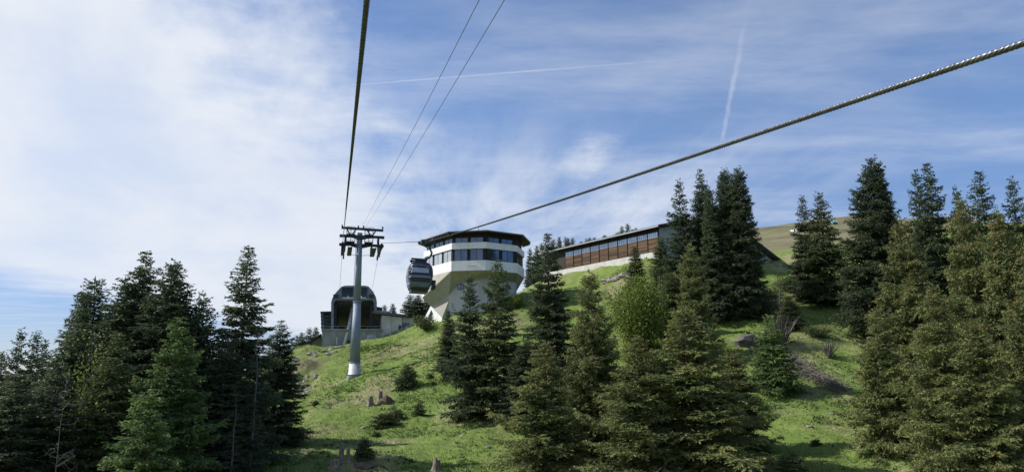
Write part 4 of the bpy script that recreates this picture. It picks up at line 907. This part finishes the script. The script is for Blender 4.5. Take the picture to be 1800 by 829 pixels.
tree('dead', DW, 1366, 470, 92, 2.6, 'bare grey tree at the right foot of the dark central clump', None, wood=DW)
tree('birch', DW, 118, 650, 44, 2.2, 'bare pale branched tree in the shade of the left wood', None, wood=DW)
def shrub(kind, mat, px, d, h, rad, label, group=None, cat='shrub', **kw): return plant(kind, mat, tuple(on(px, 600, d) - UP * .05), h, rad, label, group, cat, **kw)
tree('leafy', 'leaves_fresh', 1122, 492, 88, 3.4, 'bright yellow-green leafy tree below the timber hall')
tree('crowned', 'leaves_fresh', 172, 556, 50, 1.5, 'pale green leafy tree among the dark left spruces')
tree('leafy', 'leaves_dull', 1200, 470, 100, 3.4, 'soft green leafy tree behind the cone-laden spruce')
shrub('dwarf', N, 717, 88.5, 2.5, 1.35, 'round dwarf conifer below the ropeway tower')
shrub('dwarf', N, 740, 79, 1.25, .8, 'small dwarf conifer right of the low spreading one')
shrub('dwarf2', N, 680, 76, 1.25, 1.35, 'low spreading dwarf conifer in the lower meadow')
shrub('dwarf2', N, 703, 78, .9, .75, 'small offshoot at the right of the low spreading conifer')
shrub('dwarf', N, 648, 60.5, 1.5, .8, 'small fir behind the leaning stump at the bottom')
shrub('dullshrub', 'leaves_dull', 747, 117, 2.6, 2.3, 'brownish shrub on the brow left of the white building')
shrub('leafy2', 'leaves_fresh', 905, 116, 2.2, 2.0, 'light green bush at the right foot of the white building')
shrub('leafy2', 'leaves_dull', 1405, 108, 2.4, 3.2, 'green bush below the gable end of the hall')
shrub('leafy2', 'leaves_dull', 1440, 104, 2.0, 2.4, 'green bush at the foot of the twin spruces')
shrub('leafy2', 'leaves_dull', 1350, 102, 2.6, 2.4, 'green bush at the right foot of the dark central clump')
shrub('barebush', DW, 1377, 82, 3.3, 2.4, 'bare grey shrub with many thin stems above the branch heap', wood=DW)
shrub('barebush', DW, 1455, 78, 1.8, 1.8, 'sparse bare shrub right of the branch heap', wood=DW)
shrub('dullshrub', 'leaves_dull', 1436, 83, 1.5, 1.8, 'low dull shrub above the branch heap')
shrub('dullshrub', 'leaves_dull', 1350, 96, 3.0, 2.6, 'dull shrub behind the bare grey shrub')
for k, (x_, d_) in enumerate(((757, 90), (763, 88), (668, 72), (935, 66), (728, 92.5), (1420, 56), (560, 86))):
    shrub('dwarf2', N, x_, d_, .45, .45, 'tiny dark tuft of dwarf conifer in the meadow', 'tiny conifer tufts', turn=k)
# the heap of dead branches sliding down the slope
r = np.random.default_rng(77); hb = MB(); h0, h1 = on(1318, 600, 83), on(1480, 690, 70.5)
for k in range(900):
    f = r.random() ** .9; c_ = h0.lerp(h1, f); wdt = 1.9 * (1 - f * .55); o_ = r.normal(0, .5) * wdt; x_, y_ = c_.x + o_ * .55 + r.normal(0, .3), c_.y + o_ * .8
    z_ = G(x_, y_) + max(0, (1.5 - .9 * f) * math.exp(-(o_ / wdt) ** 2) * r.random() ** .6); p = Vector((x_, y_, z_))
    d_ = Vector(((h1 - h0).normalized() * .8 + Vector(r.normal(0, .45, 3)))).normalized(); l_ = r.uniform(.6, 2.0)
    q = p + d_ * l_; q.z = max(q.z - .3 * l_, G(q.x, q.y) + .02); hb.tube([p, (p + q) / 2 + Vector((0, 0, .12 * l_)), q], [r.uniform(.015, .04), .02, .007], 3, False)
tag(hb.build('branch_heap', DW), 'long heap of dry grey branches sliding down the slope by the young spruce', 'branch heap')
stone(on(1313, 610, 84), 1.7, 1.1, 1.3, 201, 'root_plate', 'dead_wood', 'upturned grey root plate under the dark central clump', 'root plate')
stone(on(787, 590, 112), .7, .6, .9, 202, 'root_plate', 'earth', 'dark upturned root below the left foot of the white building', 'root plate')

# ------------------------------------------------------------------ grass and herbs
r = np.random.default_rng(99)
def scatter(n, x0, x1, y0, y1, ln, wd, per, keep, name, mat, label):
    x = r.uniform(x0, x1, n); y = r.uniform(y0, y1, n); k = keep(x, y); x, y = x[k], y[k]; z = ground(x, y); m = len(x); Lf = Leafs()
    tone = np.clip(.5 + 1.6 * vnoise(x / 3.1, y / 3.1) + r.normal(0, .2, m), 0, 1)
    for _ in range(per):
        b = np.stack([x + r.normal(0, .08, m), y + r.normal(0, .08, m), z - .02], 1); az = r.uniform(0, 6.28, m); l_ = ln * r.uniform(.5, 1.5, m) * (1 + .8 * vnoise(x / 2.2 + 40, y / 2.2))
        d = unit(np.stack([np.cos(az) * .8, np.sin(az) * .8, r.uniform(.5, 1.3, m)], 1)); wv = np.stack([-np.sin(az), np.cos(az), np.zeros(m)], 1)
        Lf.add(b, d * l_[:, None], wv * (wd * r.uniform(.6, 1.4, m))[:, None], np.zeros(m), r.uniform(.2, 1, m), tone)
    tag(link(name, Lf.mesh(name), mat), label, name, kind='stuff')
inview = lambda x, y: (np.abs(x / y + .0) < .75) & ~((y > 118) & (x > -36) & (x < -15)) & ~((y > 116.5) & (x > -15) & (x < 3)) & (vnoise(x / 4.3 + 11, y / 4.3) + r.normal(0, .2, len(x)) > -.28)
scatter(150000, -34, 48, 46, 128, .17, .022, 2, inview, 'grass', 'grass', 'short green grass covering the meadow slope')
herb = lambda x, y: inview(x, y) & (vnoise(x / 5.2 + 70, y / 5.2 + 3) + .5 * vnoise(x / 1.6, y / 1.6 + 30) > .17)
tus = lambda x, y: inview(x, y) & (vnoise(x / 3.2 + 20, y / 3.2 + 13) + .8 * vnoise(x / .8 + 4, y / .8 + 30) + r.normal(0, .12, len(x)) > .30)
foliage('tussock_shade', (.035, .058, .020), (.060, .085, .028), (.11, .13, .05), 0, .2)  # clump green darkened so the clumps read as tuft shadows
scatter(42000, -34, 46, 46, 126, .22, .045, 5, tus, 'tussocks', 'tussock_shade', 'tussocks and rough herb clumps, coloured dark as tuft shadows, dotted over the meadow')
scatter(90000, -34, 45, 46, 128, .24, .07, 2, herb, 'herbs', 'herbs', 'patches of broad-leaved bright green herbs on the meadow')
